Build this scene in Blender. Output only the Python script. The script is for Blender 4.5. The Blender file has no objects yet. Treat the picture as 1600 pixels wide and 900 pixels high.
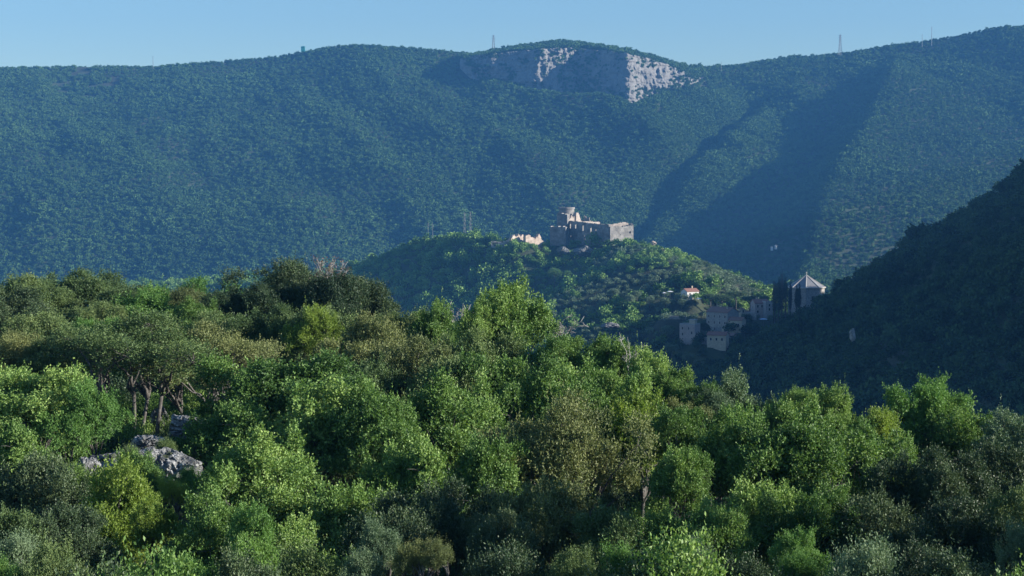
import bpy, math, random
import numpy as np
from mathutils import Vector

PREVIEW = False
rng = np.random.default_rng(7)
random.seed(7)
sc = bpy.context.scene
COL = sc.collection

# ------------------------------------------------------------------ camera
F = 2667.0                       # focal length in pixels of a 1600 px wide frame
HORIZON = 300.0
PITCH = math.atan((450 - HORIZON) / F)
cam_data = bpy.data.cameras.new('camera')
cam_data.sensor_width = 36.0
cam_data.lens = 36.0 * F / 1600.0
cam_data.clip_start = 0.5
cam_data.clip_end = 30000
cam = bpy.data.objects.new('camera', cam_data)
cam.rotation_euler = (math.pi / 2 - PITCH, 0, 0)
COL.objects.link(cam)
sc.camera = cam

def P(px, py, Y):
    """point at forward distance Y seen at pixel (px, py) of the 1600x900 photo"""
    dx, dy = (px - 800.0) / F, (450.0 - py) / F
    c, s = math.cos(PITCH), math.sin(PITCH)
    fy = c + dy * s
    fz = -s + dy * c
    k = Y / fy
    return (dx * k, Y, fz * k)

# ------------------------------------------------------------------ light
SUN_EL, SUN_BEHIND = 18.0, 9.0      # degrees: height, and how far behind the camera's right hand
w = bpy.data.worlds.new('World')
sc.world = w
w.use_nodes = True
wn = w.node_tree
bg = wn.nodes['Background']
sky = wn.nodes.new('ShaderNodeTexSky')
sky.sky_type = 'NISHITA'
sky.sun_disc = False
sky.sun_elevation = math.radians(SUN_EL)
sky.sun_rotation = math.radians(90 + SUN_BEHIND)
sky.altitude = 300
sky.air_density = 1.2
sky.dust_density = 0.0
sky.ozone_density = 5.5
wn.links.new(sky.outputs[0], bg.inputs[0])
bg.inputs[1].default_value = 0.080
sd = bpy.data.lights.new('sun', 'SUN')
sd.energy = 5.0
sd.angle = math.radians(0.5)
sd.color = (1.0, 0.94, 0.84)
sun = bpy.data.objects.new('sun', sd)
to_sun = Vector((math.cos(math.radians(SUN_EL)) * math.cos(math.radians(SUN_BEHIND)),
                 -math.cos(math.radians(SUN_EL)) * math.sin(math.radians(SUN_BEHIND)),
                 math.sin(math.radians(SUN_EL))))
sun.rotation_euler = to_sun.to_track_quat('Z', 'Y').to_euler()
COL.objects.link(sun)
vs = sc.view_settings
vs.view_transform = 'Standard'
vs.look = 'None'
vs.exposure = 1.1
vs.gamma = 1.0
vs.use_curve_mapping = False
HAZE_DENSITY = 0.00013
HAZE_COLOR = (0.10, 0.33, 0.74)
cy = sc.cycles
cy.max_bounces = 6
cy.diffuse_bounces = 1
cy.transmission_bounces = 3
cy.volume_bounces = 0
cy.transparent_max_bounces = 4
cy.use_denoising = True

# ------------------------------------------------------------------ noise
_perm = rng.random((256, 256)).astype(np.float64)
def vnoise(x, y, seed=0):
    x = np.asarray(x, float) + seed * 17.31
    y = np.asarray(y, float) + seed * 9.77
    xi, yi = np.floor(x), np.floor(y)
    fx, fy = x - xi, y - yi
    fx, fy = fx * fx * (3 - 2 * fx), fy * fy * (3 - 2 * fy)
    xi, yi = xi.astype(int), yi.astype(int)
    g = lambda a, b: _perm[a & 255, b & 255]
    return ((g(xi, yi) * (1 - fx) + g(xi + 1, yi) * fx) * (1 - fy) +
            (g(xi, yi + 1) * (1 - fx) + g(xi + 1, yi + 1) * fx) * fy) * 2 - 1
def fbm(x, y, octv=4, seed=0):
    a, s, t = 1.0, 0.0, 0.0
    for i in range(octv):
        s = s + a * vnoise(x * 2 ** i, y * 2 ** i, seed + i)
        t += a
        a *= 0.5
    return s / t
def smooth(a, b, x):
    t = np.clip((x - a) / (b - a), 0, 1)
    return t * t * (3 - 2 * t)
def smax(a, b, k):
    h = np.clip(0.5 + 0.5 * (a - b) / k, 0, 1)
    return b + (a - b) * h + k * h * (1 - h)

# ------------------------------------------------------------------ terrain heights
SKY_PX = np.array([-900, -300, 0, 130, 240, 330, 430, 510, 560, 640, 740, 800, 870, 960, 1020, 1075, 1150, 1230, 1320, 1400, 1480, 1550, 1600, 1750, 2300, 3200])
SKY_PY = np.array([150, 112, 105, 100, 102, 95, 87, 76, 73, 80, 87, 77, 69, 78, 93, 107, 102, 88, 83, 73, 62, 47, 46, 34, 40, 60])
YR = 3000.0
def zr_of(x):
    px = x / YR * F + 800
    return -(np.interp(px, SKY_PX, SKY_PY) - HORIZON) / F * YR
CL_PX = np.array([715, 735, 790, 840, 870, 905, 935, 962, 980, 1000, 1040, 1085, 1105])
CL_Y = np.array([2880, 2860, 2828, 2800, 2808, 2826, 2796, 2768, 2742, 2775, 2815, 2862, 2885])
CL_BOT = np.array([98, 118, 128, 142, 146, 150, 148, 156, 166, 160, 142, 134, 118])
CL_TOP = np.array([90, 88, 80, 76, 74, 74, 76, 80, 82, 86, 98, 116, 118])
CL_X = (CL_PX - 800) / F * CL_Y

def polyline(x, y, pts):
    """signed distance to a crest line, its height and the parameter along it"""
    best = np.full(x.shape, 1e9)
    zc = np.zeros(x.shape); sgn = np.zeros(x.shape); tt = np.zeros(x.shape)
    for i in range(len(pts) - 1):
        a, b = pts[i], pts[i + 1]
        dx, dy = b[0] - a[0], b[1] - a[1]
        L2 = dx * dx + dy * dy
        t = np.clip(((x - a[0]) * dx + (y - a[1]) * dy) / L2, 0, 1)
        ex, ey = x - (a[0] + t * dx), y - (a[1] + t * dy)
        d = np.hypot(ex, ey)
        m = d < best
        best = np.where(m, d, best)
        zc = np.where(m, a[2] + (b[2] - a[2]) * t, zc)
        sgn = np.where(m, np.sign(dx * ey - dy * ex), sgn)
        tt = np.where(m, i + t, tt)
    return best, sgn, zc, tt

CREST = [P(-300, 462, 1650), P(60, 452, 1560), P(260, 446, 1480), P(420, 444, 1400), P(500, 438, 1350), P(570, 418, 1320), P(650, 386, 1290), P(720, 374, 1262),
         P(780, 382, 1212), P(835, 383, 1196), P(875, 383, 1200), P(950, 383, 1182), P(1000, 388, 1150), P(1060, 408, 1105), P(1120, 452, 1062),
         P(1180, 494, 1030), P(1250, 510, 1000), P(1330, 514, 990), P(1500, 470, 1080)]
SPUR = [P(1405, 90, 2950), P(1390, 165, 2700), P(1345, 250, 2420), P(1300, 330, 2180), P(1270, 420, 1980), P(1240, 480, 1720)]
GULLY = [P(1190, 135, 2880), P(1110, 215, 2600), P(1020, 300, 2320), P(950, 350, 2150)]
PLATE = (P(1256, 492, 1000), 18.0)

YARDS = [(1129, 985, -81, 11, 12), (1078, 955, -84.5, 6, 10), (1122, 940, -86, 6, 10), (1142, 952, -85, 5, 8), (1190, 999, -74, 9, 10), (1078, 1040, -64.5, 5, 8),
         (1159, 1000, -75, 5, 10), (1152, 975, -80, 5, 9), (1056, 1000, -74.5, 8, 12), (1173, 989, -74, 5, 8), (1100, 948, -84.5, 5, 9), (812, 1192, -38.2, 13, 12)]
def H_near(x, y):
    g = -12.4 + 3.2 * smooth(3, 15, -x) * smooth(38, 56, y) + 4.4 * smooth(37, 28, y) * (1 - 0) + 3.0 * smooth(14, 26, x) * smooth(50, 38, y) + 0.5 * fbm(x / 14, y / 14, 3, 3)  # hillock out of view at the right added to lift the shadow-casting oaks
    edge = 104 - 38 * smooth(-8, 22, x)
    d = np.maximum(0, y - edge)
    return g - 0.50 * d * d / (d + 14) - 0.0009 * np.maximum(0, np.abs(x) - 60) ** 1.4

def H(x, y):
    x = np.asarray(x, float); y = np.asarray(y, float)
    base = -152 + 10 * fbm(x / 300, y / 300, 3, 1)
    # the long mountain
    t = np.clip((y - 2030 + 60 * vnoise(x / 330, y * 0, 5)) / (YR - 2030), 0, 1.0)
    zr = zr_of(x)
    wob = fbm(x / 170 + 0.35 * y / 170, y / 700, 4, 11)
    prof = t ** 0.93
    m = -150 + (zr + 150) * prof + wob * 44 * np.sin(np.clip(t, 0, 1) * math.pi) ** 0.8
    m = m + 8 * fbm(x / 60, y / 75, 3, 21) * np.sin(np.clip(t, 0, 1) * math.pi)
    m = m - 0.06 * np.maximum(0, y - YR)
    d, s, zc, tt = polyline(x, y, GULLY)
    m = m - 26 * np.exp(-(d / 20.0) ** 1.5) * smooth(0, .4, tt)
    d, s, zc, tt = polyline(x, y, SPUR)
    slope = np.where(s > 0, 0.26, 0.26)
    left = (s * 1.0) < 0
    sl = np.where(left, 0.74, 0.24)
    sp = zc + 24 * smooth(0, 1, tt) * smooth(4.4, 3, tt) + 4 - sl * d * d / (d + 8) + wob * 5
    sp = np.where((y > 1700) & (y < 3000), sp, -999)
    m = smax(m, sp, 8)
    # cliff step
    yc = np.interp(x, CL_X, CL_Y, left=1e6, right=1e6)
    topz = -(np.interp(x, CL_X, CL_TOP) + 2 - HORIZON) / F * np.minimum(yc, 3000)
    botz = -(np.interp(x, CL_X, CL_BOT) - HORIZON) / F * np.minimum(yc, 3000)
    inc = (x > CL_X[0]) & (x < CL_X[-1])
    fr = smooth(0, 60, yc - y)
    m = np.where(inc & (y < yc), np.minimum(m, botz - 2 - 0.25 * (yc - y)) * (1 - fr) + fr * np.minimum(m, botz - 8), m)
    m = np.where(inc & (y >= yc) & (y < yc + 36), np.minimum(m, botz - 2), m)
    m = np.where(inc & (y >= yc + 36), np.maximum(m, topz + (zr - topz) * np.clip((y - yc - 30) / (YR - yc - 30), 0, 1)), m)
    # castle hill
    d, s, zc, tt = polyline(x, y, CREST)
    front = s < 0
    sf = np.interp(tt, [0, 4, 7, 10, 11, 12.5, 14, 16], [.3, .35, .72, .85, .80, .42, .30, .25])
    slc = np.where(front, sf, 0.40)
    rd = np.interp(tt, [0, 7, 10, 12, 16], [20, 14, 10, 14, 20])
    c = zc - slc * d * d / (d + rd) + 2.5 * fbm(x / 45, y / 45, 3, 31) * smooth(0, 30, d)
    c = np.maximum(c, -152)
    # hill on the right
    r = -104.5 + 0.586 * x - 0.0517 * y
    r = r + 9 * fbm(x / 110, y / 110, 3, 41) + 3 * fbm(x / 30, y / 30, 2, 43)
    r = r - 6.5 * smooth(215, 150, x)
    r = np.minimum(r, 0.12 * (r - 48) + 48)
    r = r - 0.8 * np.maximum(0, y - (900 + 14 * vnoise(x / 70, x * 0, 44))) - 0.45 * np.maximum(0, 330 - y)
    z = smax(base, m, 25)
    z = smax(z, c, 12)
    z = smax(z, r, 6)
    n = H_near(x, y)
    z = smax(z, n, 4) if True else z
    z = np.where(y < 60, n, z)
    # levelled yard of the church
    (cx, cyy, cz), R = PLATE
    dd = np.hypot(x - cx, y - cyy)
    k = 1 - smooth(R, R + 16, dd)
    z = z * (1 - k) + cz * k
    for (ypx, yy, yz, yr, yb) in YARDS:
        d = np.hypot(x - (ypx - 800) / F * yy, y - yy)
        k = 1 - smooth(yr, yr + yb, d)
        z = np.where(k > 0, z * (1 - k) + yz * k, z)
    return z

def Hs(x, y):
    return float(H(np.array([x]), np.array([y]))[0])

# ------------------------------------------------------------------ materials
def new_mat(name):
    m = bpy.data.materials.new(name)
    m.use_nodes = True
    nt = m.node_tree
    b = nt.nodes['Principled BSDF']
    return m, nt, b
def ramp(nt, fac, stops):
    r = nt.nodes.new('ShaderNodeValToRGB')
    cr = r.color_ramp
    while len(cr.elements) < len(stops):
        cr.elements.new(0.5)
    for e, (p, c) in zip(cr.elements, stops):
        e.position = p
        e.color = (*c, 1)
    nt.links.new(fac, r.inputs[0])
    return r.outputs[0]
def noise(nt, scale, detail=4, rough=0.6, coord='pos'):
    n = nt.nodes.new('ShaderNodeTexNoise')
    n.inputs['Scale'].default_value = scale
    n.inputs['Detail'].default_value = detail
    n.inputs['Roughness'].default_value = rough
    if coord == 'pos':
        g = nt.nodes.new('ShaderNodeNewGeometry')
        nt.links.new(g.outputs['Position'], n.inputs['Vector'])
    else:
        g = nt.nodes.new('ShaderNodeTexCoord')
        nt.links.new(g.outputs['Object'], n.inputs['Vector'])
    return n.outputs['Fac']
def math_n(nt, op, a, b=None):
    n = nt.nodes.new('ShaderNodeMath')
    n.operation = op
    for i, v in enumerate((a, b)):
        if v is None: continue
        if isinstance(v, (int, float)): n.inputs[i].default_value = v
        else: nt.links.new(v, n.inputs[i])
    return n.outputs[0]
def mix_c(nt, f, a, b, mode='MIX'):
    n = nt.nodes.new('ShaderNodeMix')
    n.data_type = 'RGBA'
    n.blend_type = mode
    if isinstance(f, (int, float)): n.inputs[0].default_value = f
    else: nt.links.new(f, n.inputs[0])
    for i, v in ((6, a), (7, b)):
        if isinstance(v, tuple): n.inputs[i].default_value = (*v, 1)
        else: nt.links.new(v, n.inputs[i])
    return n.outputs[2]
def bump(nt, b, h, strength=0.5, dist=0.1):
    n = nt.nodes.new('ShaderNodeBump')
    n.inputs['Strength'].default_value = strength
    n.inputs['Distance'].default_value = dist
    nt.links.new(h, n.inputs['Height'])
    nt.links.new(n.outputs[0], b.inputs['Normal'])

def leaf_mat(name, dark, mid, light, trans=0.3, rough=0.5, spec=0.5, patch=0.6, island=True, obj_var=0.38):
    m, nt, b = new_mat(name)
    g = nt.nodes.new('ShaderNodeNewGeometry')
    n = noise(nt, patch, 2, 0.5)
    n = math_n(nt, 'MULTIPLY_ADD', n, 0.9)
    n.node.inputs[2].default_value = -0.14
    if island:
        f = math_n(nt, 'MULTIPLY', g.outputs['Random Per Island'], 0.42)
        f = math_n(nt, 'ADD', f, n)
    else:
        f = math_n(nt, 'ADD', n, 0.2)
    oi = nt.nodes.new('ShaderNodeObjectInfo')
    v = math_n(nt, 'MULTIPLY', math_n(nt, 'SUBTRACT', oi.outputs['Random'], 0.5), obj_var)
    f = math_n(nt, 'ADD', f, v)
    c = ramp(nt, f, [(0.1, dark), (0.5, mid), (0.92, light)])
    nt.links.new(c, b.inputs['Base Color'])
    b.inputs['Roughness'].default_value = rough
    b.inputs['Specular IOR Level'].default_value = spec
    if trans > 0:
        t = nt.nodes.new('ShaderNodeBsdfTranslucent')
        tc = mix_c(nt, 1.0, c, (0.95, 1.0, 0.45), 'MULTIPLY')
        nt.links.new(tc, t.inputs[0])
        mx = nt.nodes.new('ShaderNodeMixShader')
        mx.inputs[0].default_value = trans
        nt.links.new(b.outputs[0], mx.inputs[1])
        nt.links.new(t.outputs[0], mx.inputs[2])
        nt.links.new(mx.outputs[0], nt.nodes['Material Output'].inputs[0])
    return m

M = {}
M['oak'] = leaf_mat('oak_leaves', (0.050, 0.112, 0.032), (0.140, 0.250, 0.062), (0.33, 0.46, 0.135), 0.28, 0.52, 0.28)
M['oak_yellow'] = leaf_mat('young_oak_leaves', (0.12, 0.19, 0.04), (0.24, 0.34, 0.065), (0.40, 0.48, 0.11), 0.35, 0.5, 0.28)
M['olive'] = leaf_mat('holm_oak_leaves_olive', (0.058, 0.105, 0.042), (0.122, 0.188, 0.066), (0.24, 0.305, 0.110), 0.2, 0.55, 0.28)
M['tan'] = leaf_mat('holm_oak_leaves_with_young_shoots', (0.080, 0.110, 0.044), (0.160, 0.195, 0.072), (0.30, 0.32, 0.120), 0.2, 0.55, 0.28)
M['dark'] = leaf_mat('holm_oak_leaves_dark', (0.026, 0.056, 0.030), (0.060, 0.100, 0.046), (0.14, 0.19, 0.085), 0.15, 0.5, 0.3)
M['silver'] = leaf_mat('silvery_leaves', (0.07, 0.12, 0.065), (0.13, 0.20, 0.105), (0.24, 0.32, 0.18), 0.2, 0.55, 0.28)
M['fresh'] = leaf_mat('fresh_leaves', (0.065, 0.15, 0.045), (0.135, 0.27, 0.070), (0.26, 0.42, 0.12), 0.35, 0.5, 0.28)
M['dead'] = leaf_mat('dead_leaves', (0.10, 0.065, 0.045), (0.18, 0.12, 0.085), (0.26, 0.18, 0.13), 0.2, 0.7)
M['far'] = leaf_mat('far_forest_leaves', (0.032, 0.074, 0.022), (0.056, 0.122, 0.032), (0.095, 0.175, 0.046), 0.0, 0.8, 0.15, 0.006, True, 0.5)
M['shaded_far'] = leaf_mat('shaded_right_hill_leaves', (0.019, 0.048, 0.022), (0.038, 0.084, 0.032), (0.070, 0.13, 0.048), 0.0, 0.8, 0.15, 0.012, True, 0.8)  # darker copy of the far leaves, the hill's shade put into the colour
M['hill'] = leaf_mat('hill_woodland_leaves', (0.050, 0.120, 0.030), (0.130, 0.255, 0.055), (0.26, 0.40, 0.10), 0.15, 0.6, 0.3, 0.02, True, 0.7)
M['olive_tree'] = leaf_mat('olive_leaves', (0.07, 0.115, 0.065), (0.13, 0.20, 0.11), (0.23, 0.31, 0.18), 0.1, 0.6, 0.3, 0.05, True, 0.4)
M['cypress'] = leaf_mat('cypress_foliage', (0.020, 0.034, 0.018), (0.034, 0.052, 0.026), (0.055, 0.078, 0.036), 0.0, 0.7, 0.3, 0.5, True, 0.3)
M['cypress_dry'] = leaf_mat('dry_cypress_foliage', (0.055, 0.045, 0.035), (0.085, 0.066, 0.050), (0.12, 0.09, 0.07), 0.0, 0.7, 0.3, 0.5, True, 0.3)
M['pine'] = leaf_mat('stone_pine_needles', (0.022, 0.052, 0.020), (0.042, 0.090, 0.030), (0.08, 0.14, 0.045), 0.0, 0.6, 0.3, 0.3, True, 0.3)

m, nt, b = new_mat('bark')
nf = noise(nt, 6, 6, 0.65)
nt.links.new(ramp(nt, nf, [(0.3, (0.04, 0.035, 0.03)), (0.5, (0.085, 0.078, 0.07)), (0.7, (0.20, 0.19, 0.175))]), b.inputs['Base Color'])
b.inputs['Roughness'].default_value = 0.9
bump(nt, b, nf, 0.6, 0.03)
M['bark'] = m
m, nt, b = new_mat('bare_grey_wood')
nf = noise(nt, 9, 4, 0.6)
nt.links.new(ramp(nt, nf, [(0.3, (0.22, 0.21, 0.20)), (0.7, (0.42, 0.40, 0.37))]), b.inputs['Base Color'])
b.inputs['Roughness'].default_value = 0.85
M['bare'] = m

m, nt, b = new_mat('forest_floor')
n1 = noise(nt, 0.8, 8, 0.7)
n2 = noise(nt, 0.006, 3, 0.5)
c1 = ramp(nt, n1, [(0.35, (0.018, 0.022, 0.012)), (0.5, (0.035, 0.045, 0.020)), (0.7, (0.070, 0.066, 0.040))])
n3 = noise(nt, 0.03, 4, 0.6)
cg = ramp(nt, n1, [(0.3, (0.032, 0.052, 0.018)), (0.7, (0.060, 0.085, 0.030))])
c1 = mix_c(nt, ramp(nt, n3, [(0.45, (0, 0, 0)), (0.6, (1, 1, 1))]), c1, cg)
nt.links.new(c1, b.inputs['Base Color'])
b.inputs['Roughness'].default_value = 0.95
bump(nt, b, n1, 0.7, 0.3)
M['floor'] = m

def rock_mat(name, lo, mid, hi, s1, s2, veg=None, vth=(0.55, 0.62), bs=0.8, bd=0.5, streak=False):
    m, nt, b = new_mat(name)
    a = noise(nt, s1, 8, 0.65)
    c = noise(nt, s2, 6, 0.6)
    if streak:
        g = nt.nodes.new('ShaderNodeNewGeometry')
        mp = nt.nodes.new('ShaderNodeMapping')
        mp.inputs['Scale'].default_value = (1, 1, 0.28)
        nt.links.new(g.outputs['Position'], mp.inputs[0])
        nt.links.new(mp.outputs[0], a.node.inputs['Vector'])
    f = math_n(nt, 'ADD', math_n(nt, 'MULTIPLY', a, 0.6), math_n(nt, 'MULTIPLY', c, 0.4))
    col = ramp(nt, f, [(0.36, lo), (0.5, mid), (0.62, hi)])
    if veg:
        v = noise(nt, s1 * 0.9, 5, 0.7)
        vf = ramp(nt, v, [(vth[0], (0, 0, 0)), (vth[1], (1, 1, 1))])
        col = mix_c(nt, vf, col, veg)
    nt.links.new(col, b.inputs['Base Color'])
    b.inputs['Roughness'].default_value = 0.9
    bump(nt, b, f, bs, bd)
    return m
M['cliff'] = rock_mat('pale_limestone_cliff', (0.12, 0.115, 0.105), (0.185, 0.175, 0.16), (0.25, 0.235, 0.215), 0.07, 0.35, (0.045, 0.070, 0.03), (0.60, 0.64), 1.0, 4.0, True)
M['limestone'] = rock_mat('weathered_limestone', (0.035, 0.037, 0.04), (0.12, 0.125, 0.13), (0.42, 0.42, 0.41), 2.2, 11.0, (0.05, 0.065, 0.03), (0.58, 0.62), 1.0, 0.16)
M['rubble'] = rock_mat('pinkish_ruin_stone', (0.25, 0.20, 0.16), (0.44, 0.35, 0.28), (0.60, 0.50, 0.42), 0.4, 2.0, None, (0.6, 0.7), 0.8, 0.5)
M['slab'] = rock_mat('pale_scree_slabs', (0.22, 0.20, 0.18), (0.38, 0.35, 0.31), (0.52, 0.48, 0.43), 0.3, 2.0, (0.05, 0.07, 0.03), (0.5, 0.56), 0.8, 0.6)
M['stone'] = rock_mat('castle_stone', (0.10, 0.095, 0.088), (0.20, 0.19, 0.175), (0.34, 0.32, 0.295), 0.25, 1.6, None, (0, 1), 0.7, 0.3)
M['stone_pink'] = rock_mat('warm_castle_stone', (0.20, 0.17, 0.14), (0.36, 0.30, 0.25), (0.52, 0.45, 0.38), 0.3, 1.6, None, (0, 1), 0.7, 0.3)
def flat(name, c, rough=0.8, var=0.18, scale=1.2, metal=0.0):
    m, nt, b = new_mat(name)
    n = noise(nt, scale, 5, 0.6)
    lo = tuple(v * (1 - var) for v in c); hi = tuple(min(1, v * (1 + var)) for v in c)
    nt.links.new(ramp(nt, n, [(0.35, lo), (0.65, hi)]), b.inputs['Base Color'])
    b.inputs['Roughness'].default_value = rough
    b.inputs['Metallic'].default_value = metal
    return m
M['plaster_white'] = flat('white_plaster', (0.62, 0.60, 0.57), 0.8, 0.06)
M['plaster_cream'] = flat('cream_plaster', (0.50, 0.42, 0.30), 0.85)
M['plaster_pink'] = flat('faded_pink_plaster', (0.40, 0.33, 0.30), 0.85)
M['wall_stone'] = flat('rough_house_stone', (0.32, 0.30, 0.27), 0.9, 0.3, 1.5)
M['grey_wall'] = flat('pale_grey_wall', (0.36, 0.35, 0.34), 0.85)
M['tile'] = flat('red_roof_tiles', (0.26, 0.125, 0.09), 0.85, 0.3, 3.0)
M['tile_brown'] = flat('brown_roof_tiles', (0.24, 0.13, 0.095), 0.85, 0.3, 3.0)
M['lead'] = flat('grey_slate_roof', (0.22, 0.22, 0.225), 0.6, 0.15, 1.0)
M['trim'] = flat('pale_stone_trim', (0.50, 0.47, 0.42), 0.8, 0.1)
M['glass'] = flat('dark_window_glass', (0.03, 0.035, 0.04), 0.25, 0.1)
M['shutter'] = flat('dark_shutters', (0.08, 0.07, 0.06), 0.7, 0.2)
M['steel'] = flat('galvanised_steel', (0.20, 0.21, 0.215), 0.6, 0.1, 1.0, 0.2)
M['green_paint'] = flat('green_painted_sheet', (0.02, 0.22, 0.20), 0.5, 0.1)
M['canvas'] = flat('white_canvas', (0.75, 0.75, 0.75), 0.7, 0.05)
M['blue_canvas'] = flat('pale_blue_canvas', (0.45, 0.60, 0.78), 0.7, 0.05)

# ------------------------------------------------------------------ mesh helpers
def mesh_np(name, verts, faces, mat, nper=4, smooth_=False):
    me = bpy.data.meshes.new(name)
    verts = np.ascontiguousarray(verts, dtype=np.float32)
    faces = np.ascontiguousarray(faces, dtype=np.int32)
    me.vertices.add(len(verts)); me.vertices.foreach_set('co', verts.ravel())
    me.loops.add(faces.size); me.loops.foreach_set('vertex_index', faces.ravel())
    me.polygons.add(len(faces))
    me.polygons.foreach_set('loop_start', np.arange(0, faces.size, nper, dtype=np.int32))
    if smooth_:
        me.polygons.foreach_set('use_smooth', np.ones(len(faces), dtype=bool))
    me.update(calc_edges=True)
    if mat: me.materials.append(mat)
    return me
class MB:
    """collects boxes, tubes and prisms into ONE mesh"""
    def __init__(s): s.v = []; s.f = []
    def add(s, vs, fs):
        o = len(s.v); s.v += [tuple(v) for v in vs]; s.f += [tuple(i + o for i in f) for f in fs]
    def box(s, c, size, rz=0.0):
        x, y, z = (v / 2 for v in size); cr, sr = math.cos(rz), math.sin(rz)
        vs = [(c[0] + a * x * cr - b_ * y * sr, c[1] + a * x * sr + b_ * y * cr, c[2] + d * z) for d in (-1, 1) for a, b_ in ((-1, -1), (1, -1), (1, 1), (-1, 1))]
        s.add(vs, [(3, 2, 1, 0), (4, 5, 6, 7), (0, 1, 5, 4), (1, 2, 6, 5), (2, 3, 7, 6), (3, 0, 4, 7)])
    def tube(s, pts, rads, n=6, cap=True):
        pts = [Vector(p) for p in pts]; o = len(s.v); up = Vector((0.3, 0.2, 1)).normalized()
        for i, p in enumerate(pts):
            d = (pts[min(i + 1, len(pts) - 1)] - pts[max(i - 1, 0)]).normalized()
            a = d.cross(up)
            if a.length < 0.1: a = d.cross(Vector((1, 0, 0)))
            a.normalize(); c = d.cross(a)
            for k in range(n):
                t = 2 * math.pi * k / n
                s.v.append(tuple(p + (a * math.cos(t) + c * math.sin(t)) * rads[i]))
        for i in range(len(pts) - 1):
            for k in range(n):
                s.f.append((o + i * n + k, o + i * n + (k + 1) % n, o + (i + 1) * n + (k + 1) % n, o + (i + 1) * n + k))
        if cap:
            s.f.append(tuple(o + k for k in range(n))[::-1]); s.f.append(tuple(o + (len(pts) - 1) * n + k for k in range(n)))
    def build(s, name, mat, parent=None, smooth_=False):
        me = bpy.data.meshes.new(name); me.from_pydata(s.v, [], s.f); me.update()
        if smooth_:
            for p in me.polygons: p.use_smooth = True
        me.materials.append(mat)
        return link(name, me, parent)
def link(name, me, parent=None):
    o = bpy.data.objects.new(name, me); COL.objects.link(o)
    if parent is not None: o.parent = parent
    return o
def tag(o, label=None, cat=None, group=None, kind=None):
    if label: o['label'] = label
    if cat: o['category'] = cat
    if group: o['group'] = group
    if kind: o['kind'] = kind
    return o
def thing(name, loc, rz, label, cat, group=None):
    o = bpy.data.objects.new(name, None); COL.objects.link(o)
    o.empty_display_size = 0.5
    o.location = loc; o.rotation_euler = (0, 0, rz)
    return tag(o, label, cat, group)

# ------------------------------------------------------------------ ground
nA, nR = (900, 560)
ang = np.radians(np.linspace(-62, 62, nA))
ang = np.radians(62) * np.sign(ang) * (np.abs(ang) / np.radians(62)) ** 1.5
rad = np.concatenate([[-60.0], np.geomspace(3, 900, 230), np.linspace(905, 3300, 300), np.linspace(3350, 9000, 29)])
nR = len(rad)
RR, AA = np.meshgrid(rad, ang, indexing='ij')
TX, TY = RR * np.tan(AA), RR.copy()
TX[0] = np.tan(ang) * 300
TX += np.sign(np.tan(AA)) * 0
TX[:60] = np.tan(AA[:60]) * np.maximum(RR[:60], 40)
TZ = H(TX, TY)
tv = np.stack([TX, TY, TZ], -1).reshape(-1, 3)
ii = np.arange(nR - 1)[:, None] * nA + np.arange(nA - 1)[None, :]
tf = np.stack([ii, ii + 1, ii + nA + 1, ii + nA], -1).reshape(-1, 4)
ground = link('ground', mesh_np('ground', tv, tf, M['floor'], 4, True))
tag(ground, 'wooded ground of the slope, the valley and the mountain', None, None, 'structure')

# ------------------------------------------------------------------ the cliff (its own relief)
nu, nv = 560, 130
cu = np.linspace(0, 1, nu); cv = np.linspace(0, 1, nv)
CX = np.linspace(CL_X[0] + 4, CL_X[-1] - 4, nu)
Yc = np.interp(CX, CL_X, CL_Y)
Yc = np.convolve(np.pad(Yc, 6, 'edge'), np.ones(13) / 13, 'valid')
zb = -(np.interp(CX, CL_X, CL_BOT) + 6 - HORIZON) / F * Yc
zt = -(np.interp(CX, CL_X, CL_TOP) + 1 - HORIZON) / F * Yc + 2 * vnoise(CX / 9, CX * 0, 50)
XX = np.repeat(CX[:, None], nv, 1); VV = np.repeat(cv[None], nu, 0)
ZZ = zb[:, None] + (zt - zb)[:, None] * VV
back = 22 * VV ** 1.5 * smooth(0, .1, VV)
wx = XX + 8 * fbm(XX / 40, ZZ / 22, 3, 49)
rel = 12 * fbm(wx / 36 + 3, ZZ / 60, 4, 51) + 4.5 * (1 - np.abs(fbm(wx / 12, ZZ / 19, 4, 55)) * 2.4) + 1.8 * fbm(wx / 4, ZZ / 4.5, 4, 58)
ledge = 8 * np.abs(fbm(wx / 50, ZZ / 10, 3, 61))
edge = np.minimum(smooth(0, .05, cu), smooth(0, .05, 1 - cu))[:, None]
YY = Yc[:, None] + back - rel * edge - ledge + 10 * (1 - edge)
YY[:, -1] += 16
cvv = np.stack([XX, YY, ZZ], -1).reshape(-1, 3)
ii = np.arange(nu - 1)[:, None] * nv + np.arange(nv - 1)[None]
cff = np.stack([ii, ii + nv, ii + nv + 1, ii + 1], -1).reshape(-1, 4)
cliff = link('limestone_cliff', mesh_np('limestone_cliff', cvv, cff, M['cliff'], 4, False))
tag(cliff, 'pale limestone cliff below the wooded top of the mountain', 'cliff')

# ------------------------------------------------------------------ leaves
def rhombs(p, d, L, W, rs):
    """p base points, d unit directions: one folded pointed leaf each"""
    n = len(p)
    r = rs.normal(size=(n, 3)); s = np.cross(d, r); s /= np.linalg.norm(s, axis=1)[:, None] + 1e-9
    nn = np.cross(d, s)
    L = L[:, None]; W = W[:, None]
    mid = p + d * L * 0.5
    v = np.stack([p, mid + s * W * .5 + nn * W * .18, p + d * L, mid - s * W * .5 + nn * W * .18], 1)
    return v.reshape(-1, 3)
def unit(v): return v / (np.linalg.norm(v, axis=1)[:, None] + 1e-9)

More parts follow.
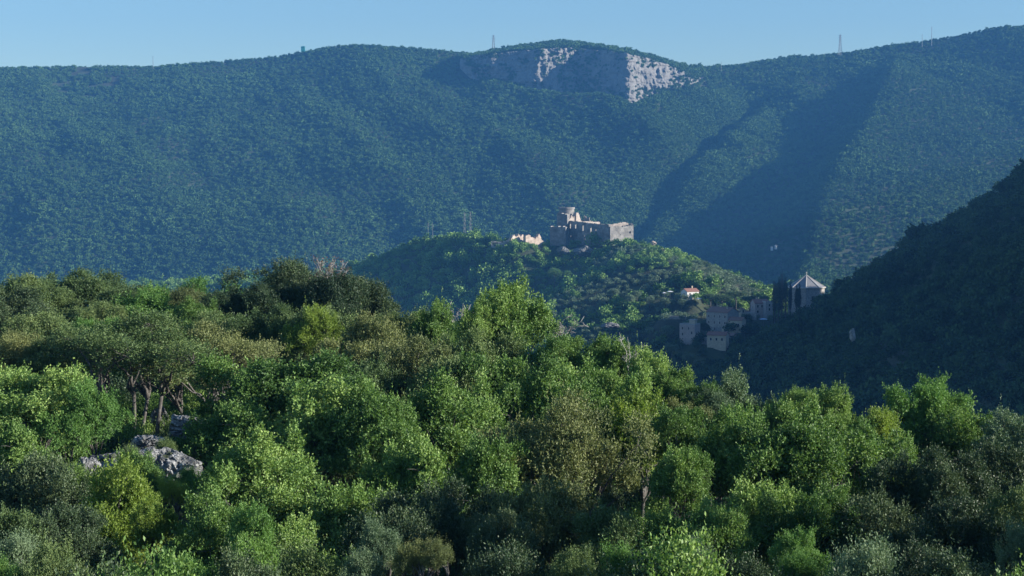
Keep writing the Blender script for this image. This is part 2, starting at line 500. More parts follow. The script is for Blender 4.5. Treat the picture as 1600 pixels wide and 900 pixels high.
def crown_verts(rs, lobes, n_sprig, leaf, per=8, up=0.4, shoot=0.14, fill=0.25, ratio=0.5, long_=0.03):
    """lobes: array of (x,y,z,r,flat). Sprigs of leaves over the lobes' outer shells"""
    lobes = np.asarray(lobes)
    wgt = lobes[:, 3] ** 2; wgt = wgt / wgt.sum()
    k = rs.choice(len(lobes), n_sprig, p=wgt)
    u = unit(rs.normal(size=(n_sprig, 3)) + np.array([0, 0, 0.45]))
    c = lobes[k, :3]; r = lobes[k, 3]; fl = lobes[k, 4]
    bumpy = 1 + 0.28 * np.sin(u[:, 0] * 7 + k) * np.sin(u[:, 1] * 6 + k * 2.1) + 0.14 * np.sin(u[:, 2] * 13 + u[:, 0] * 11 + k)
    rr = r * bumpy * np.where(rs.random(n_sprig) < fill, rs.random(n_sprig) ** 0.5, 0.72 + 0.46 * rs.random(n_sprig))
    q = c + u * rr[:, None] * np.stack([np.ones_like(fl), np.ones_like(fl), fl], 1)
    d = unit(u * 0.8 + np.array([0, 0, up]) + rs.normal(size=(n_sprig, 3)) * 0.35)
    sl = shoot * (0.5 + rs.random(n_sprig))
    lg = (rs.random(n_sprig) < long_) & (u[:, 2] > 0)
    sl = np.where(lg, sl * 2.2, sl)
    d = np.where(lg[:, None], unit(d + np.array([0, 0, .9])), d)
    t = rs.random((n_sprig, per))
    pp = q[:, None] + d[:, None] * (t * sl[:, None])[..., None]
    ld = unit((d[:, None] * (0.25 + 0.6 * t)[..., None] + rs.normal(size=(n_sprig, per, 3)) * 0.62).reshape(-1, 3))
    L = leaf * (0.65 + 0.6 * rs.random(n_sprig * per))
    return rhombs(pp.reshape(-1, 3), ld, L, L * ratio, rs)
def leaves_mesh(name, v, mat):
    f = np.arange(len(v)).reshape(-1, 4)
    return mesh_np(name, v, f, mat)

def bez(a, b, sag, n=6, rs=None, j=0.1):
    a, b = np.array(a), np.array(b)
    m = (a + b) / 2 + np.array(sag)
    out = []
    for i in range(n):
        t = i / (n - 1)
        p = (1 - t) ** 2 * a + 2 * t * (1 - t) * m + t * t * b
        if 0 < i < n - 1 and rs is not None: p = p + rs.normal(size=3) * j
        out.append(tuple(p))
    return out

def make_tree_meshes(name, seed, height=7.0, radius=3.0, crown_h=4.6, n_lobes=38, n_sprig=7500, leaf=0.075, per=8, up=0.4,
                     shoot=0.14, stems=1, fork=0.35, lobe_r=(0.55, 1.0), fill=0.25, ratio=0.5, twigs=4, n_puff=7, finger=0.45):
    rs = np.random.default_rng(seed)
    cz = height - crown_h * 0.52
    lobes = []
    for i in range(n_lobes):
        u = rs.normal(size=3); u[2] = abs(u[2]) * 0.9 - 0.28; u /= np.linalg.norm(u)
        s = rs.random() ** 0.35
        sector = 0.78 + 0.32 * math.sin(math.atan2(u[1], u[0]) * 2 + seed) + 0.12 * math.sin(math.atan2(u[1], u[0]) * 5 + seed * 3)
        r = lobe_r[0] + (lobe_r[1] - lobe_r[0]) * rs.random()
        c = np.array([u[0] * (radius - r * .7) * s * sector, u[1] * (radius - r * .7) * s * sector, cz + u[2] * (crown_h * 0.5 - r * .3) * s])
        lobes.append((*c, r, 0.7 + 0.25 * rs.random()))
    lobes = np.array(lobes)
    puffs = []
    for lb in lobes:
        for q in range(n_puff):
            u = rs.normal(size=3); u[2] += 0.55; u /= np.linalg.norm(u)
            puffs.append((*(lb[:3] + u * lb[3] * (.55 + .5 * rs.random()) * np.array([1, 1, lb[4]])), lb[3] * (.18 + .30 * rs.random()), .6 + .3 * rs.random(), 0))
        if lb[2] > cz and rs.random() < finger:
            for g_ in range(2):
                u = unit(rs.normal(size=(1, 3)) * .45 + np.array([[0, 0, 1]]))[0]
                for q in range(3):
                    puffs.append((*(lb[:3] + u * lb[3] * (.75 + .27 * q) + rs.normal(size=3) * .04), lb[3] * (.27 - .055 * q), 1.2, 0))
    puffs = np.array(puffs)
    cv_ = crown_verts(rs, puffs, n_sprig, leaf, per, up, shoot, fill, ratio)
    mb = MB()
    fz = height * fork
    bases = []
    for s in range(stems):
        a = 2 * math.pi * s / max(1, stems) + rs.random()
        off = (0.25 if stems > 1 else 0.0)
        b0 = (off * math.cos(a), off * math.sin(a), -5.0)
        top = (off * 3.5 * math.cos(a) + rs.normal() * .15, off * 3.5 * math.sin(a) + rs.normal() * .15, fz * (0.85 + .3 * rs.random()))
        pts = bez(b0, top, (rs.normal() * .12, rs.normal() * .12, 0), 7, rs, 0.04)
        r0 = 0.17 if stems == 1 else 0.10
        mb.tube(pts, [r0 * (1 - 0.45 * i / 6) for i in range(7)], 8)
        bases.append(top)
    for lb in lobes:
        ds = [np.hypot(lb[0] - t[0], lb[1] - t[1]) for t in bases]
        t0 = bases[int(np.argmin(ds))]
        c = lb[:3]
        pts = bez(t0, c, (-(c[0] - t0[0]) * .12, -(c[1] - t0[1]) * .12, 0.35 if c[2] > fz + 1 else .1), 7, rs, 0.06)
        mb.tube(pts, [0.062 - 0.05 * i / 6 for i in range(7)], 5, False)
        for k in range(twigs):
            u = unit(rs.normal(size=(1, 3)) + np.array([[0, 0, .5]]))[0]
            e = c + u * lb[3] * (0.75 + .3 * rs.random())
            mb.tube([tuple(c), tuple((c + e) / 2 + rs.normal(size=3) * .05), tuple(e)], [0.013, 0.010, 0.004], 4, False)
    tm = bpy.data.meshes.new(name + '_wood'); tm.from_pydata(mb.v, [], mb.f); tm.update()
    for p in tm.polygons: p.use_smooth = True
    tm.materials.append(M['bark'])
    cm = leaves_mesh(name + '_leaves', cv_, M['oak'])
    return cm, tm, height, radius

TREES = {}
TREES['oak1'] = make_tree_meshes('oak1', 11, n_lobes=19, n_sprig=7600, leaf=0.094, per=8, ratio=.62, lobe_r=(.7, 1.15), fill=.25, shoot=.24)
TREES['oak2'] = make_tree_meshes('oak2', 12, n_lobes=25, radius=3.3, n_sprig=8600, leaf=0.094, lobe_r=(.6, 1.1), ratio=.62, fill=.25, shoot=.24)
TREES['oak3'] = make_tree_meshes('oak3', 13, n_lobes=17, radius=2.7, crown_h=4.6, n_sprig=6900, leaf=0.097, lobe_r=(.6, 1.15), stems=2, ratio=.62, fill=.25, shoot=.26, n_puff=9)
TREES['oak4'] = make_tree_meshes('oak4', 14, n_lobes=21, radius=3.1, crown_h=4.2, n_sprig=7600, leaf=0.092, lobe_r=(.55, 1.2), stems=1, ratio=.6, fill=.25, shoot=.27, n_puff=7)
TREES['holm1'] = make_tree_meshes('holm1', 21, n_lobes=26, radius=3.2, crown_h=4.2, n_sprig=11000, leaf=0.092, per=8, up=.9, shoot=.28, lobe_r=(.5, .95), fill=.12, ratio=.45, n_puff=11)
TREES['holm2'] = make_tree_meshes('holm2', 22, n_lobes=32, radius=3.6, crown_h=4.6, n_sprig=11000, leaf=0.092, per=8, up=.9, shoot=.28, lobe_r=(.5, .95), fill=.12, ratio=.45, n_puff=11)
TREES['holm3'] = make_tree_meshes('holm3', 23, n_lobes=22, radius=2.8, crown_h=4.6, n_sprig=9500, leaf=0.095, per=8, up=.7, shoot=.25, lobe_r=(.5, 1.0), fill=.12, ratio=.45, n_puff=11)
TREES['airy'] = make_tree_meshes('airy', 31, height=6.0, n_lobes=26, radius=3.6, crown_h=3.9, n_sprig=8500, leaf=0.075, per=7, up=.6, shoot=.25, lobe_r=(.5, .9), fill=.25, stems=4, fork=.36, twigs=14, ratio=.5, n_puff=10)
TREES['slim'] = make_tree_meshes('slim', 32, height=7, n_lobes=16, radius=1.9, crown_h=4.0, n_sprig=3000, leaf=0.10, per=7, up=.5, shoot=.25, lobe_r=(.4, .75), fill=.2, twigs=6, ratio=.5)
TREES['shrub'] = make_tree_meshes('shrub', 41, height=2.6, n_lobes=22, radius=1.3, crown_h=2.3, n_sprig=3200, leaf=0.07, per=9, up=1.8, shoot=.42, lobe_r=(.22, .45), fill=.2, stems=3, fork=.2, ratio=.42, n_puff=5)

def place_tree(name, proto, mat, px, py, Y, rad_m, label, cat='tree', group='trees of the near wooded slope', rot=None, zmin=0.75, hgt=None):
    cm, tm, h, r = TREES[proto]
    x, y, zt_ = P(px, py, Y)
    g = float(H_near(np.array([x]), np.array([y]))[0])
    rad_m = rad_m * (1.14 if proto != 'shrub' else 1.0)
    k_ = rad_m / r
    H_ = float(np.clip(zt_ - g, h * k_ * .85, h * k_ * 1.3)) if hgt is None else hgt
    o = thing(name, (x, y, zt_ - H_), (random.random() * 6.28 if rot is None else rot), label, cat, group)
    o.scale = (rad_m / r, rad_m / r * random.uniform(.92, 1.08), H_ / h)
    t = link('trunk', tm, o)
    c = link('crown', cm, o)
    c.material_slots[0].link = 'OBJECT'
    c.material_slots[0].material = M[mat]
    return o

# kind, proto, leaves, px, py of the top, distance, crown radius in metres, label
FG = [
 ('holm_oak', 'holm2', 'olive', 40, 434, 92, 3.0, 'olive grey holm oak on the skyline at the far left edge of the picture'),
 ('holm_oak', 'holm1', 'olive', 118, 424, 95, 2.9, 'broad grey green holm oak making the highest hump of the left skyline'),
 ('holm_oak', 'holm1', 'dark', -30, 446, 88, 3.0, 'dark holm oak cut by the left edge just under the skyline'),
 ('holm_oak', 'holm3', 'olive', 205, 444, 92, 2.3, 'small olive holm oak on the skyline right of the grey green hump'),
 ('oak_tree', 'oak3', 'fresh', 245, 456, 86, 2.1, 'light green oak between the olive holm oaks near the left skyline'),
 ('holm_oak', 'holm3', 'tan', 278, 448, 93, 1.9, 'brownish holm oak on the skyline beside the feathery light green tree'),
 ('holm_oak', 'holm1', 'olive', 150, 474, 84, 1.9, 'olive holm oak just under the left skyline above the thin crowned tree'),
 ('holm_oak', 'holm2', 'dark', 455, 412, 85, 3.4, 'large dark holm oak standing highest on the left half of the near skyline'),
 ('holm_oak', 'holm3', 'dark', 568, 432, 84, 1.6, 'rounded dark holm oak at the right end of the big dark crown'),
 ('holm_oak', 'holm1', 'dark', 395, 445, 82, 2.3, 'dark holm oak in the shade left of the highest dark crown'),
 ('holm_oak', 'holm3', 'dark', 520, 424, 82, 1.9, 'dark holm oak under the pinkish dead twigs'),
 ('holm_oak', 'holm1', 'olive', 345, 490, 76, 2.2, 'grey green holm oak below the feathery light green tree'),
 ('holm_oak', 'holm3', 'olive', 60, 486, 76, 2.1, 'olive holm oak in the second row at the left edge'),
 ('holm_oak', 'holm1', 'tan', 15, 520, 66, 2.0, 'tan holm oak with young shoots at the left edge under the olive one'),
 ('holm_oak', 'holm3', 'olive', 92, 520, 65, 1.5, 'small olive holm oak left of the thin crowned tree with bare stems'),
 ('oak_tree', 'oak2', 'oak', 45, 578, 54, 2.6, 'wide green oak at the left edge left of the many stemmed tree'),
 ('oak_tree', 'oak3', 'fresh', 125, 607, 52, 1.1, 'low fresh green oak just above the left end of the rocks'),
 ('oak_tree', 'oak1', 'oak', -10, 655, 47, 1.6, 'green oak cut by the left edge below the wide green oak'),
 ('oak_tree', 'oak3', 'oak_yellow', 185, 738, 41, 1.3, 'bright yellow green oak in front of the pale rocks'),
 ('oak_tree', 'oak3', 'oak', 205, 712, 45.5, .8, 'green oak sprouting in front of the middle of the pale rocks'),
 ('oak_tree', 'oak1', 'oak_yellow', 245, 775, 39, .75, 'small yellow green oak right of the brightest one under the rocks'),
 ('holm_oak', 'holm3', 'dark', 55, 705, 43, 1.5, 'dark holm oak at lower left beside the yellow green oak'),
 ('holm_oak', 'holm1', 'dark', 95, 790, 37, 1.2, 'dark grey holm oak at bottom left under the other dark one'),
 ('holm_oak', 'holm3', 'olive', 10, 790, 36, 1.1, 'olive holm oak in the bottom left corner'),
 ('oak_tree', 'oak2', 'oak', 425, 560, 57, 3.0, 'biggest spreading green oak left of the centre right of the rocks'),
 ('oak_tree', 'oak1', 'oak', 350, 622, 52, 1.9, 'green oak hanging over the right side of the pale rocks'),
 ('oak_tree', 'oak3', 'oak', 500, 610, 52, 2.3, 'green oak in front of the biggest spreading oak on its right'),
 ('oak_tree', 'oak4', 'oak', 400, 700, 44, 2.0, 'green oak lower left of centre right of the yellow green one'),
 ('oak_tree', 'oak2', 'oak', 330, 790, 38, 1.4, 'shaded green oak near the bottom right of the yellow green ones'),
 ('oak_tree', 'oak4', 'oak', 585, 625, 51, 2.0, 'green oak below the tan holm oaks left of the picture centre'),
 ('oak_tree', 'oak1', 'oak', 520, 745, 43, 1.8, 'shaded green oak in the hollow below the centre left'),
 ('oak_tree', 'oak3', 'fresh', 395, 800, 36, .75, 'small fresh green oak near the bottom left of the dark hollow'),
 ('holm_oak', 'holm1', 'olive', 430, 480, 74, 2.1, 'olive green holm oak directly below the highest dark crown'),
 ('holm_oak', 'holm3', 'olive', 500, 478, 73, 2.1, 'olive holm oak below the right side of the highest dark crown'),
 ('oak_tree', 'oak3', 'oak_yellow', 487, 485, 71.5, 1.0, 'small light green oak among olive crowns below the highest dark crown'),
 ('oak_tree', 'oak4', 'oak', 300, 478, 80, 1.5, 'green oak peeping between the olive crowns under the feathery tree'),
 ('oak_tree', 'oak2', 'fresh', 150, 500, 74, 1.4, 'light green oak peeping out just above the thin crowned tree'),
 ('holm_oak', 'holm2', 'tan', 575, 500, 69, 2.6, 'broad yellowish tan holm oak left of the bright skyline oak'),
 ('holm_oak', 'holm1', 'tan', 640, 530, 63, 2.2, 'yellowish tan holm oak in front of the broad tan one'),
 ('holm_oak', 'holm3', 'olive', 560, 560, 60, 1.8, 'olive tan holm oak above the green oaks left of centre'),
 ('holm_oak', 'holm3', 'olive', 655, 482, 79, 1.4, 'olive holm oak on the low dip of the skyline left of the bare tree'),
 ('oak_tree', 'oak3', 'oak', 690, 480, 77, 1.4, 'green oak on the skyline in front of the grey bare tree'),
 ('holm_oak', 'holm1', 'olive', 620, 490, 78, 1.5, 'olive holm oak at the foot of the rounded dark crown'),
 ('oak_tree', 'oak1', 'oak', 812, 434, 72, 2.15, 'bright green oak rising alone on the skyline under the castle hill'),
 ('oak_tree', 'oak3', 'oak', 752, 478, 71, 1.1, 'green oak leaning on the left side of the tall skyline oak'),
 ('holm_oak', 'holm1', 'olive', 730, 520, 66, 2.2, 'olive holm oak below the left side of the tall skyline oak'),
 ('holm_oak', 'holm3', 'olive', 700, 555, 60, 1.9, 'olive holm oak near the centre below the tall skyline oak'),
 ('oak_tree', 'oak2', 'oak', 800, 560, 60, 2.2, 'green oak directly below the tall skyline oak'),
 ('oak_tree', 'oak2', 'oak', 900, 527, 66, 1.6, 'first green oak on the skyline right of the tall one'),
 ('oak_tree', 'oak1', 'oak', 950, 524, 65, 1.35, 'second green oak on the skyline right of the tall one'),
 ('oak_tree', 'oak3', 'oak', 1012, 556, 63, 1.4, 'green oak on the descending skyline at the foot of the bare tree'),
 ('oak_tree', 'oak1', 'oak', 1052, 572, 61, 1.2, 'green oak on the descending skyline right of the bare tree'),
 ('oak_tree', 'oak2', 'oak', 1085, 600, 60, 1.2, 'low green oak at the notch where the skyline meets the dark hill'),
 ('oak_tree', 'oak3', 'silver', 1150, 590, 61, 1.3, 'silvery green tree on the skyline right of the notch'),
 ('holm_oak', 'holm3', 'silver', 1112, 606, 59, 1.0, 'small silvery holm oak between the notch and the silvery tree'),
 ('oak_tree', 'oak1', 'oak', 1205, 622, 59, 1.5, 'green oak on the skyline between the silvery tree and the pair of tufted oaks'),
 ('oak_tree', 'oak2', 'oak', 1250, 610, 60, 1.1, 'left one of the pair of tufted oaks on the right skyline'),
 ('oak_tree', 'oak3', 'oak', 1305, 612, 60, 1.1, 'right one of the pair of tufted oaks on the right skyline'),
 ('oak_tree', 'oak1', 'oak_yellow', 1362, 632, 57, 1.2, 'yellowish green oak on the skyline left of the tallest right hand crown'),
 ('oak_tree', 'oak2', 'fresh', 1437, 600, 61, 1.7, 'fresh green oak making the tallest crown of the right skyline'),
 ('oak_tree', 'oak1', 'oak', 1508, 620, 60, 1.8, 'wide green oak on the skyline right of the tallest right hand crown'),
 ('oak_tree', 'oak3', 'silver', 1580, 655, 58, 1.6, 'pale green oak on the skyline at the right edge'),
 ('oak_tree', 'oak4', 'oak', 860, 585, 56, 2.0, 'green oak in the centre above the big brownish holm oak'),
 ('oak_tree', 'oak2', 'oak', 940, 580, 58, 2.0, 'green oak below the first two skyline oaks right of centre'),
 ('oak_tree', 'oak1', 'oak_yellow', 1015, 612, 56, 1.8, 'yellow tinged oak right of centre under the descending skyline'),
 ('holm_oak', 'holm1', 'tan', 1060, 625, 57, 1.1, 'tan holm oak under the notch of the skyline'),
 ('oak_tree', 'oak4', 'oak', 690, 612, 53, 2.2, 'green oak left of the big brownish holm oak'),
 ('oak_tree', 'oak1', 'oak', 625, 680, 46, 1.7, 'green oak in half shade below the centre left oaks'),
 ('holm_oak', 'holm2', 'tan', 885, 628, 48, 2.4, 'big brownish holm oak with thin twigs right in the lower centre'),
 ('holm_oak', 'holm1', 'tan', 850, 752, 40, 1.75, 'brownish holm oak in front of the big brownish one'),
 ('holm_oak', 'holm3', 'olive', 960, 790, 37, 1.1, 'olive holm oak right of the two brownish ones near the bottom'),
 ('oak_tree', 'oak1', 'oak', 760, 670, 47, 1.5, 'green oak tucked against the left side of the big brownish holm oak'),
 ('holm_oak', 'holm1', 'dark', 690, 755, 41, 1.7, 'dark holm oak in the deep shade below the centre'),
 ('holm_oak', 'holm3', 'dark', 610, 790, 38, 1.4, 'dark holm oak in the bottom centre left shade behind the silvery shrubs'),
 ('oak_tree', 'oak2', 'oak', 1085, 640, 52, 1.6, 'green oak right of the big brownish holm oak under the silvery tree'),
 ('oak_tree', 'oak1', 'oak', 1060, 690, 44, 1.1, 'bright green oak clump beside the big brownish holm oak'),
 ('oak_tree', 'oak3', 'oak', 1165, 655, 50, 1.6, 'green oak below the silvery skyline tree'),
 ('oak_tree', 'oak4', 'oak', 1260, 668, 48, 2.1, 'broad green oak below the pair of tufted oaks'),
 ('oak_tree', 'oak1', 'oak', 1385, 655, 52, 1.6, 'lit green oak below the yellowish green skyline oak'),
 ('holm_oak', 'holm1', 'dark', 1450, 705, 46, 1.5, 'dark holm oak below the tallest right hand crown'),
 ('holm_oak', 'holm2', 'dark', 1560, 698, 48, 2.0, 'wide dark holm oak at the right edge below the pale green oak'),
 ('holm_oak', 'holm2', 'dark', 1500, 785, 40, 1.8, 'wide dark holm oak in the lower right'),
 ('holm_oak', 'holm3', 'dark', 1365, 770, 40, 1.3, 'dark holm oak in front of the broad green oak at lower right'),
 ('oak_tree', 'oak2', 'oak', 1120, 792, 37, 1.05, 'bright green oak near the bottom right of centre behind the pale shrub'),
 ('oak_tree', 'oak3', 'oak', 1035, 810, 37, .85, 'lower bright green oak near the bottom right of the brownish holm oaks'),
 ('oak_tree', 'oak1', 'oak', 1180, 740, 42, 1.4, 'shaded green oak below the broad one at the lower right'),
 ('oak_tree', 'oak3', 'fresh', 1255, 835, 34, .55, 'small fresh green oak at the bottom between the pale shrubs'),
 ('oak_tree', 'oak2', 'oak', 1260, 770, 40, 1.3, 'shaded green oak in the hollow at the bottom right'),
 ('holm_oak', 'holm1', 'olive', 1600, 760, 42, 1.2, 'olive holm oak cut by the right edge'),
 ('holm_oak', 'holm1', 'dark', 780, 800, 38, 1.2, 'dark holm oak at the bottom left of the front brownish one'),
 ('oak_tree', 'oak3', 'oak', 470, 825, 37, 1.1, 'shaded green oak at the bottom left of the dark hollow behind the low shrub'),
 ('holm_oak', 'holm3', 'dark', 1435, 845, 34, .9, 'low dark holm oak at the bottom behind the wide pale shrub'),
]
for (nm, pr, mt, px, py, Y, r, lab) in FG:
    place_tree(nm, pr, mt, px, py, Y, r, lab)
place_tree('oak_tree', 'slim', 'fresh', 330, 432, 97, 2.0, 'feathery light green tree on the skyline left of the big dark crown')
place_tree('many_stemmed_tree', 'airy', 'olive', 215, 488, 62, 3.5, 'thin crowned greyish tree with several bare dark stems behind the rocks', rot=1.0, hgt=4.9)
place_tree('many_stemmed_tree', 'airy', 'tan', 315, 505, 64, 2.6, 'thin crowned tan tree right of the greyish many stemmed one', rot=2.6, hgt=5.0)
# unseen oaks added beyond the right edge to cast long shadows into the picture
for k, (x, y, zt_, r, pr) in enumerate([(17.5, 36.0, -1.0, 2.3, 'oak2'), (22, 56, -6.6, 3.0, 'oak1'), (19, 45, -6.4, 2.4, 'holm1'),
                                        (14.6, 35.5, -4.8, 2.2, 'holm3'), (19, 36, -4.6, 3.2, 'oak3'), (24, 38, -4.4, 3.4, 'holm2'),
                                        (14.2, 30.5, -4.2, 2.0, 'oak4')]):
    cm, tm, h, rr = TREES[pr]
    g = float(H_near(np.array([x]), np.array([float(y)]))[0])
    o = thing('oak_tree', (x, y, g), k * 1.3, 'unseen green oak added beyond the right edge to cast shade', 'tree', 'unseen shade oaks added beyond the right edge')
    o.scale = (r / rr, r / rr, (zt_ - g) / h)
    link('trunk', tm, o); c = link('crown', cm, o)
    c.material_slots[0].link = 'OBJECT'; c.material_slots[0].material = M['oak']
SH = [
 ('silver', 590, 824, 32, .50, 'silvery upright shrub at the bottom left of centre'),
 ('silver', 562, 868, 30, .42, 'lower silvery shrub at the bottom edge left of centre'),
 ('tan', 632, 858, 30, .32, 'first spiky tan shrub right of the silvery upright one'),
 ('tan', 660, 852, 30, .30, 'middle one of the three spiky tan shrubs at the bottom'),
 ('tan', 688, 850, 30, .30, 'last spiky tan shrub before the brownish holm oaks'),
 ('olive', 905, 868, 30, .45, 'pale shrub at the bottom edge under the brownish holm oaks'),
 ('fresh', 965, 862, 30.5, .55, 'wide pale green shrub at the bottom right of centre'),
 ('fresh', 1025, 875, 30, .55, 'light green shrub at the bottom edge beside the wide pale one'),
 ('silver', 1088, 850, 30, .45, 'tall pale shrub with upright shoots in front of the bright green oak'),
 ('fresh', 1240, 872, 31, .40, 'small light green shrub at the bottom edge right of the tall pale one'),
 ('silver', 1350, 862, 30, .8, 'widest pale shrub at the bottom of the right half'),
 ('silver', 1598, 830, 32, .55, 'pale shrub cut by the right edge near the bottom'),
 ('silver', 20, 845, 31, .55, 'pale shrub in the bottom left corner'),
 ('olive', 90, 862, 30, .6, 'olive shrub at the bottom edge right of the corner shrub'),
 ('olive', 470, 868, 32, .8, 'low olive shrub at the bottom edge of the dark hollow'),
 ('fresh', 10, 880, 30, .4, 'light green shrub at the very bottom of the left edge'),
 ('fresh', 280, 880, 30, .6, 'light green shrub at the bottom edge under the yellow green oaks'),
 ('dark', 380, 880, 30, .8, 'dark shrub at the bottom edge left of the low olive one'),
 ('dark', 780, 872, 30, .9, 'dark shrub at the bottom edge left of the pale ones'),
 ('dark', 1160, 885, 30, .7, 'dark shrub at the bottom edge right of the tall pale one'),
 ('dark', 1490, 876, 30, 1.0, 'dark shrub at the bottom edge right of the widest pale one'),
]
SH += [('fresh', 232, 738, 45.5, .55, 'fresh green shrub in front of the bluish grey rock'), ('olive', 150, 742, 45, .5, 'olive shrub at the foot of the narrow upright rock'),
 ('fresh', 300, 738, 45.5, .5, 'fresh green shrub at the right foot of the sunlit white rock'), ('dark', 200, 700, 47.6, .35, 'small dark shrub growing between the rocks'),
 ('olive', 255, 690, 49.6, .35, 'small olive shrub behind the sunlit white rock'), ('oak', 110, 735, 45, .6, 'green shrub left of the narrow upright rock'),
 ('oak_yellow', 262, 752, 44, .45, 'yellow green shrub below the sunlit white rock')]
for (mt, px, py, Y, r, lab) in SH:
    place_tree('shrub', 'shrub', mt, px, py, Y, r, lab, 'shrub', 'shrubs along the bottom edge' if Y < 40 else 'shrubs around the pale rocks')

def bare_tree(px, py, Y, hgt, spread, seed, label, mat='bare', n=9, name='bare_tree', cat='tree', th=0.05, droop=0.0, leaves=None):
    rs = np.random.default_rng(seed)
    x, y, z = P(px, py, Y)
    o = thing(name, (x, y, z - hgt), 0, label, cat)
    mb = MB()
    mb.tube([(0, 0, -1.5), (0.05, 0, hgt * .15), (0.0, 0.05, hgt * .45)], [th * 1.6, th * 1.3, th], 6)
    tips = []
    for k in range(n):
        a = 2 * math.pi * k / n + rs.random()
        s = spread * (.5 + .5 * rs.random())
        e = (math.cos(a) * s, math.sin(a) * s, hgt * (.72 + .28 * rs.random()) - droop * rs.random())
        pts = bez((0, 0, hgt * (.25 + .2 * rs.random())), e, (-e[0] * .25, -e[1] * .25, -.2), 7, rs, spread * .05)
        mb.tube(pts, [th * .75 * (1 - i / 7.5) + .004 for i in range(7)], 5)
        for q in range(9):
            b0 = np.array(pts[rs.integers(2, 6)]); d = unit((np.array(e) - b0)[None] + rs.normal(size=(1, 3)) * .6)[0]
            e2 = b0 + d * spread * (.2 + .35 * rs.random())
            md = (b0 + e2) / 2 + rs.normal(size=3) * .06
            mb.tube([tuple(b0), tuple(md), tuple(e2)], [th * .3 + .003, th * .22, .005], 4)
            tips.append(e2)
            for w_ in range(2):
                e3 = e2 + unit((e2 - b0)[None] + rs.normal(size=(1, 3)) * .5)[0] * spread * .14
                mb.tube([tuple(md), tuple((md + e3) / 2 + rs.normal(size=3) * .03), tuple(e3)], [.010, .008, .004], 4)
                tips.append(e3)
    mb.build('branches', M[mat], o, True)
    if leaves:
        t = np.array(tips); t = np.repeat(t, 3, 0) + rs.normal(size=(len(t) * 3, 3)) * .08
        v = rhombs(t, unit(rs.normal(size=t.shape)), np.full(len(t), .10), np.full(len(t), .06), rs)
        link('leaves', leaves_mesh('dead_leaves', v, M[leaves]), o)
    return o
bare_tree(716, 464, 78, 2.8, .9, 5, 'bare grey tree on the skyline left of the tall bright oak', n=7, th=.020)
bare_tree(986, 512, 64, 3.4, .75, 6, 'bare tree with few pale branches above the descending skyline', n=4, th=.028)
bare_tree(515, 404, 83.5, 2.4, 1.1, 7, 'dead tree with pinkish dry leaves rising from the big dark crown', n=7, th=.02, leaves='dead')
bare_tree(878, 478, 71, 2.4, 1.0, 8, 'bare grey branches at the right side of the tall bright oak', n=3, th=.026)

# ---- the pale rocks at the left
def rock(px, py, Y, size, seed, label, rz=0.0, sub=5, name='limestone_rock'):
    """size: half extents; top of the rock at the pixel"""
    import bmesh
    rs = np.random.default_rng(seed)
    bm = bmesh.new(); bmesh.ops.create_icosphere(bm, subdivisions=sub, radius=1.0)
    co = np.array([v.co[:] for v in bm.verts])
    cuts = unit(rs.normal(size=(34, 3)))
    off = .58 + .34 * rs.random(34)
    for c_, o_ in zip(cuts, off):
        dd = co @ c_ - o_
        co = co - np.where(dd > 0, dd, 0)[:, None] * c_[None] * .93
    f1 = fbm(co[:, 0] * 2.2 + seed, co[:, 2] * 2.2 + co[:, 1] * 1.9, 4, seed)
    f2 = fbm(co[:, 0] * 7 + seed, co[:, 2] * 4 + co[:, 1] * 6, 4, seed + 3)
    f3 = fbm(co[:, 0] * 16 + seed, co[:, 2] * 9 + co[:, 1] * 13, 3, seed + 5)
    f4 = np.abs(fbm(co[:, 0] * 3 + co[:, 1] * 2 + seed * 2, co[:, 2] * 5, 3, seed + 7))
    co = co * (1 + .20 * f1 - .14 * np.abs(f2) - .09 * np.abs(f3) - .22 * np.exp(-(f4 / .07) ** 2))[:, None]
    co = co * np.array(size)
    for v, c_ in zip(bm.verts, co): v.co = c_
    me = bpy.data.meshes.new(name); bm.to_mesh(me); bm.free()
    me.materials.append(M['limestone'])
    x, y, z = P(px, py, Y)
    o = link(name, me); o.location = (x, y, z - size[2] * .8); o.rotation_euler = (0, 0, rz)
    return tag(o, label, 'rock', 'pale rocks on the left')
rock(270, 704, 47.5, (.95, .8, .75), 1, 'sunlit white limestone rock at the right end of the outcrop', .3)
rock(228, 696, 48.5, (.8, .8, .65), 2, 'bluish grey limestone rock left of the sunlit white one', 1.1)
rock(172, 702, 48.6, (1.15, 1.0, .8), 3, 'long shaded limestone rock at the left part of the outcrop', .6)
rock(141, 708, 46.9, (.42, .6, .95), 4, 'narrow upright limestone rock at the left end of the outcrop', .1)
rock(236, 680, 51.5, (.85, .8, .45), 5, 'limestone rock behind the outcrop at the foot of the dark trunks', 2.2)
rock(292, 648, 53.0, (.8, .7, .5), 6, 'flat topped rock in the shade right of the dark trunks', .4)
rock(246, 640, 63.5, (.5, .5, .9), 7, 'bluish upright rock between the dark trunks', .9)
rock(303, 745, 45.5, (.45, .5, .5), 8, 'small rock low down right of the sunlit white one', 1.9)

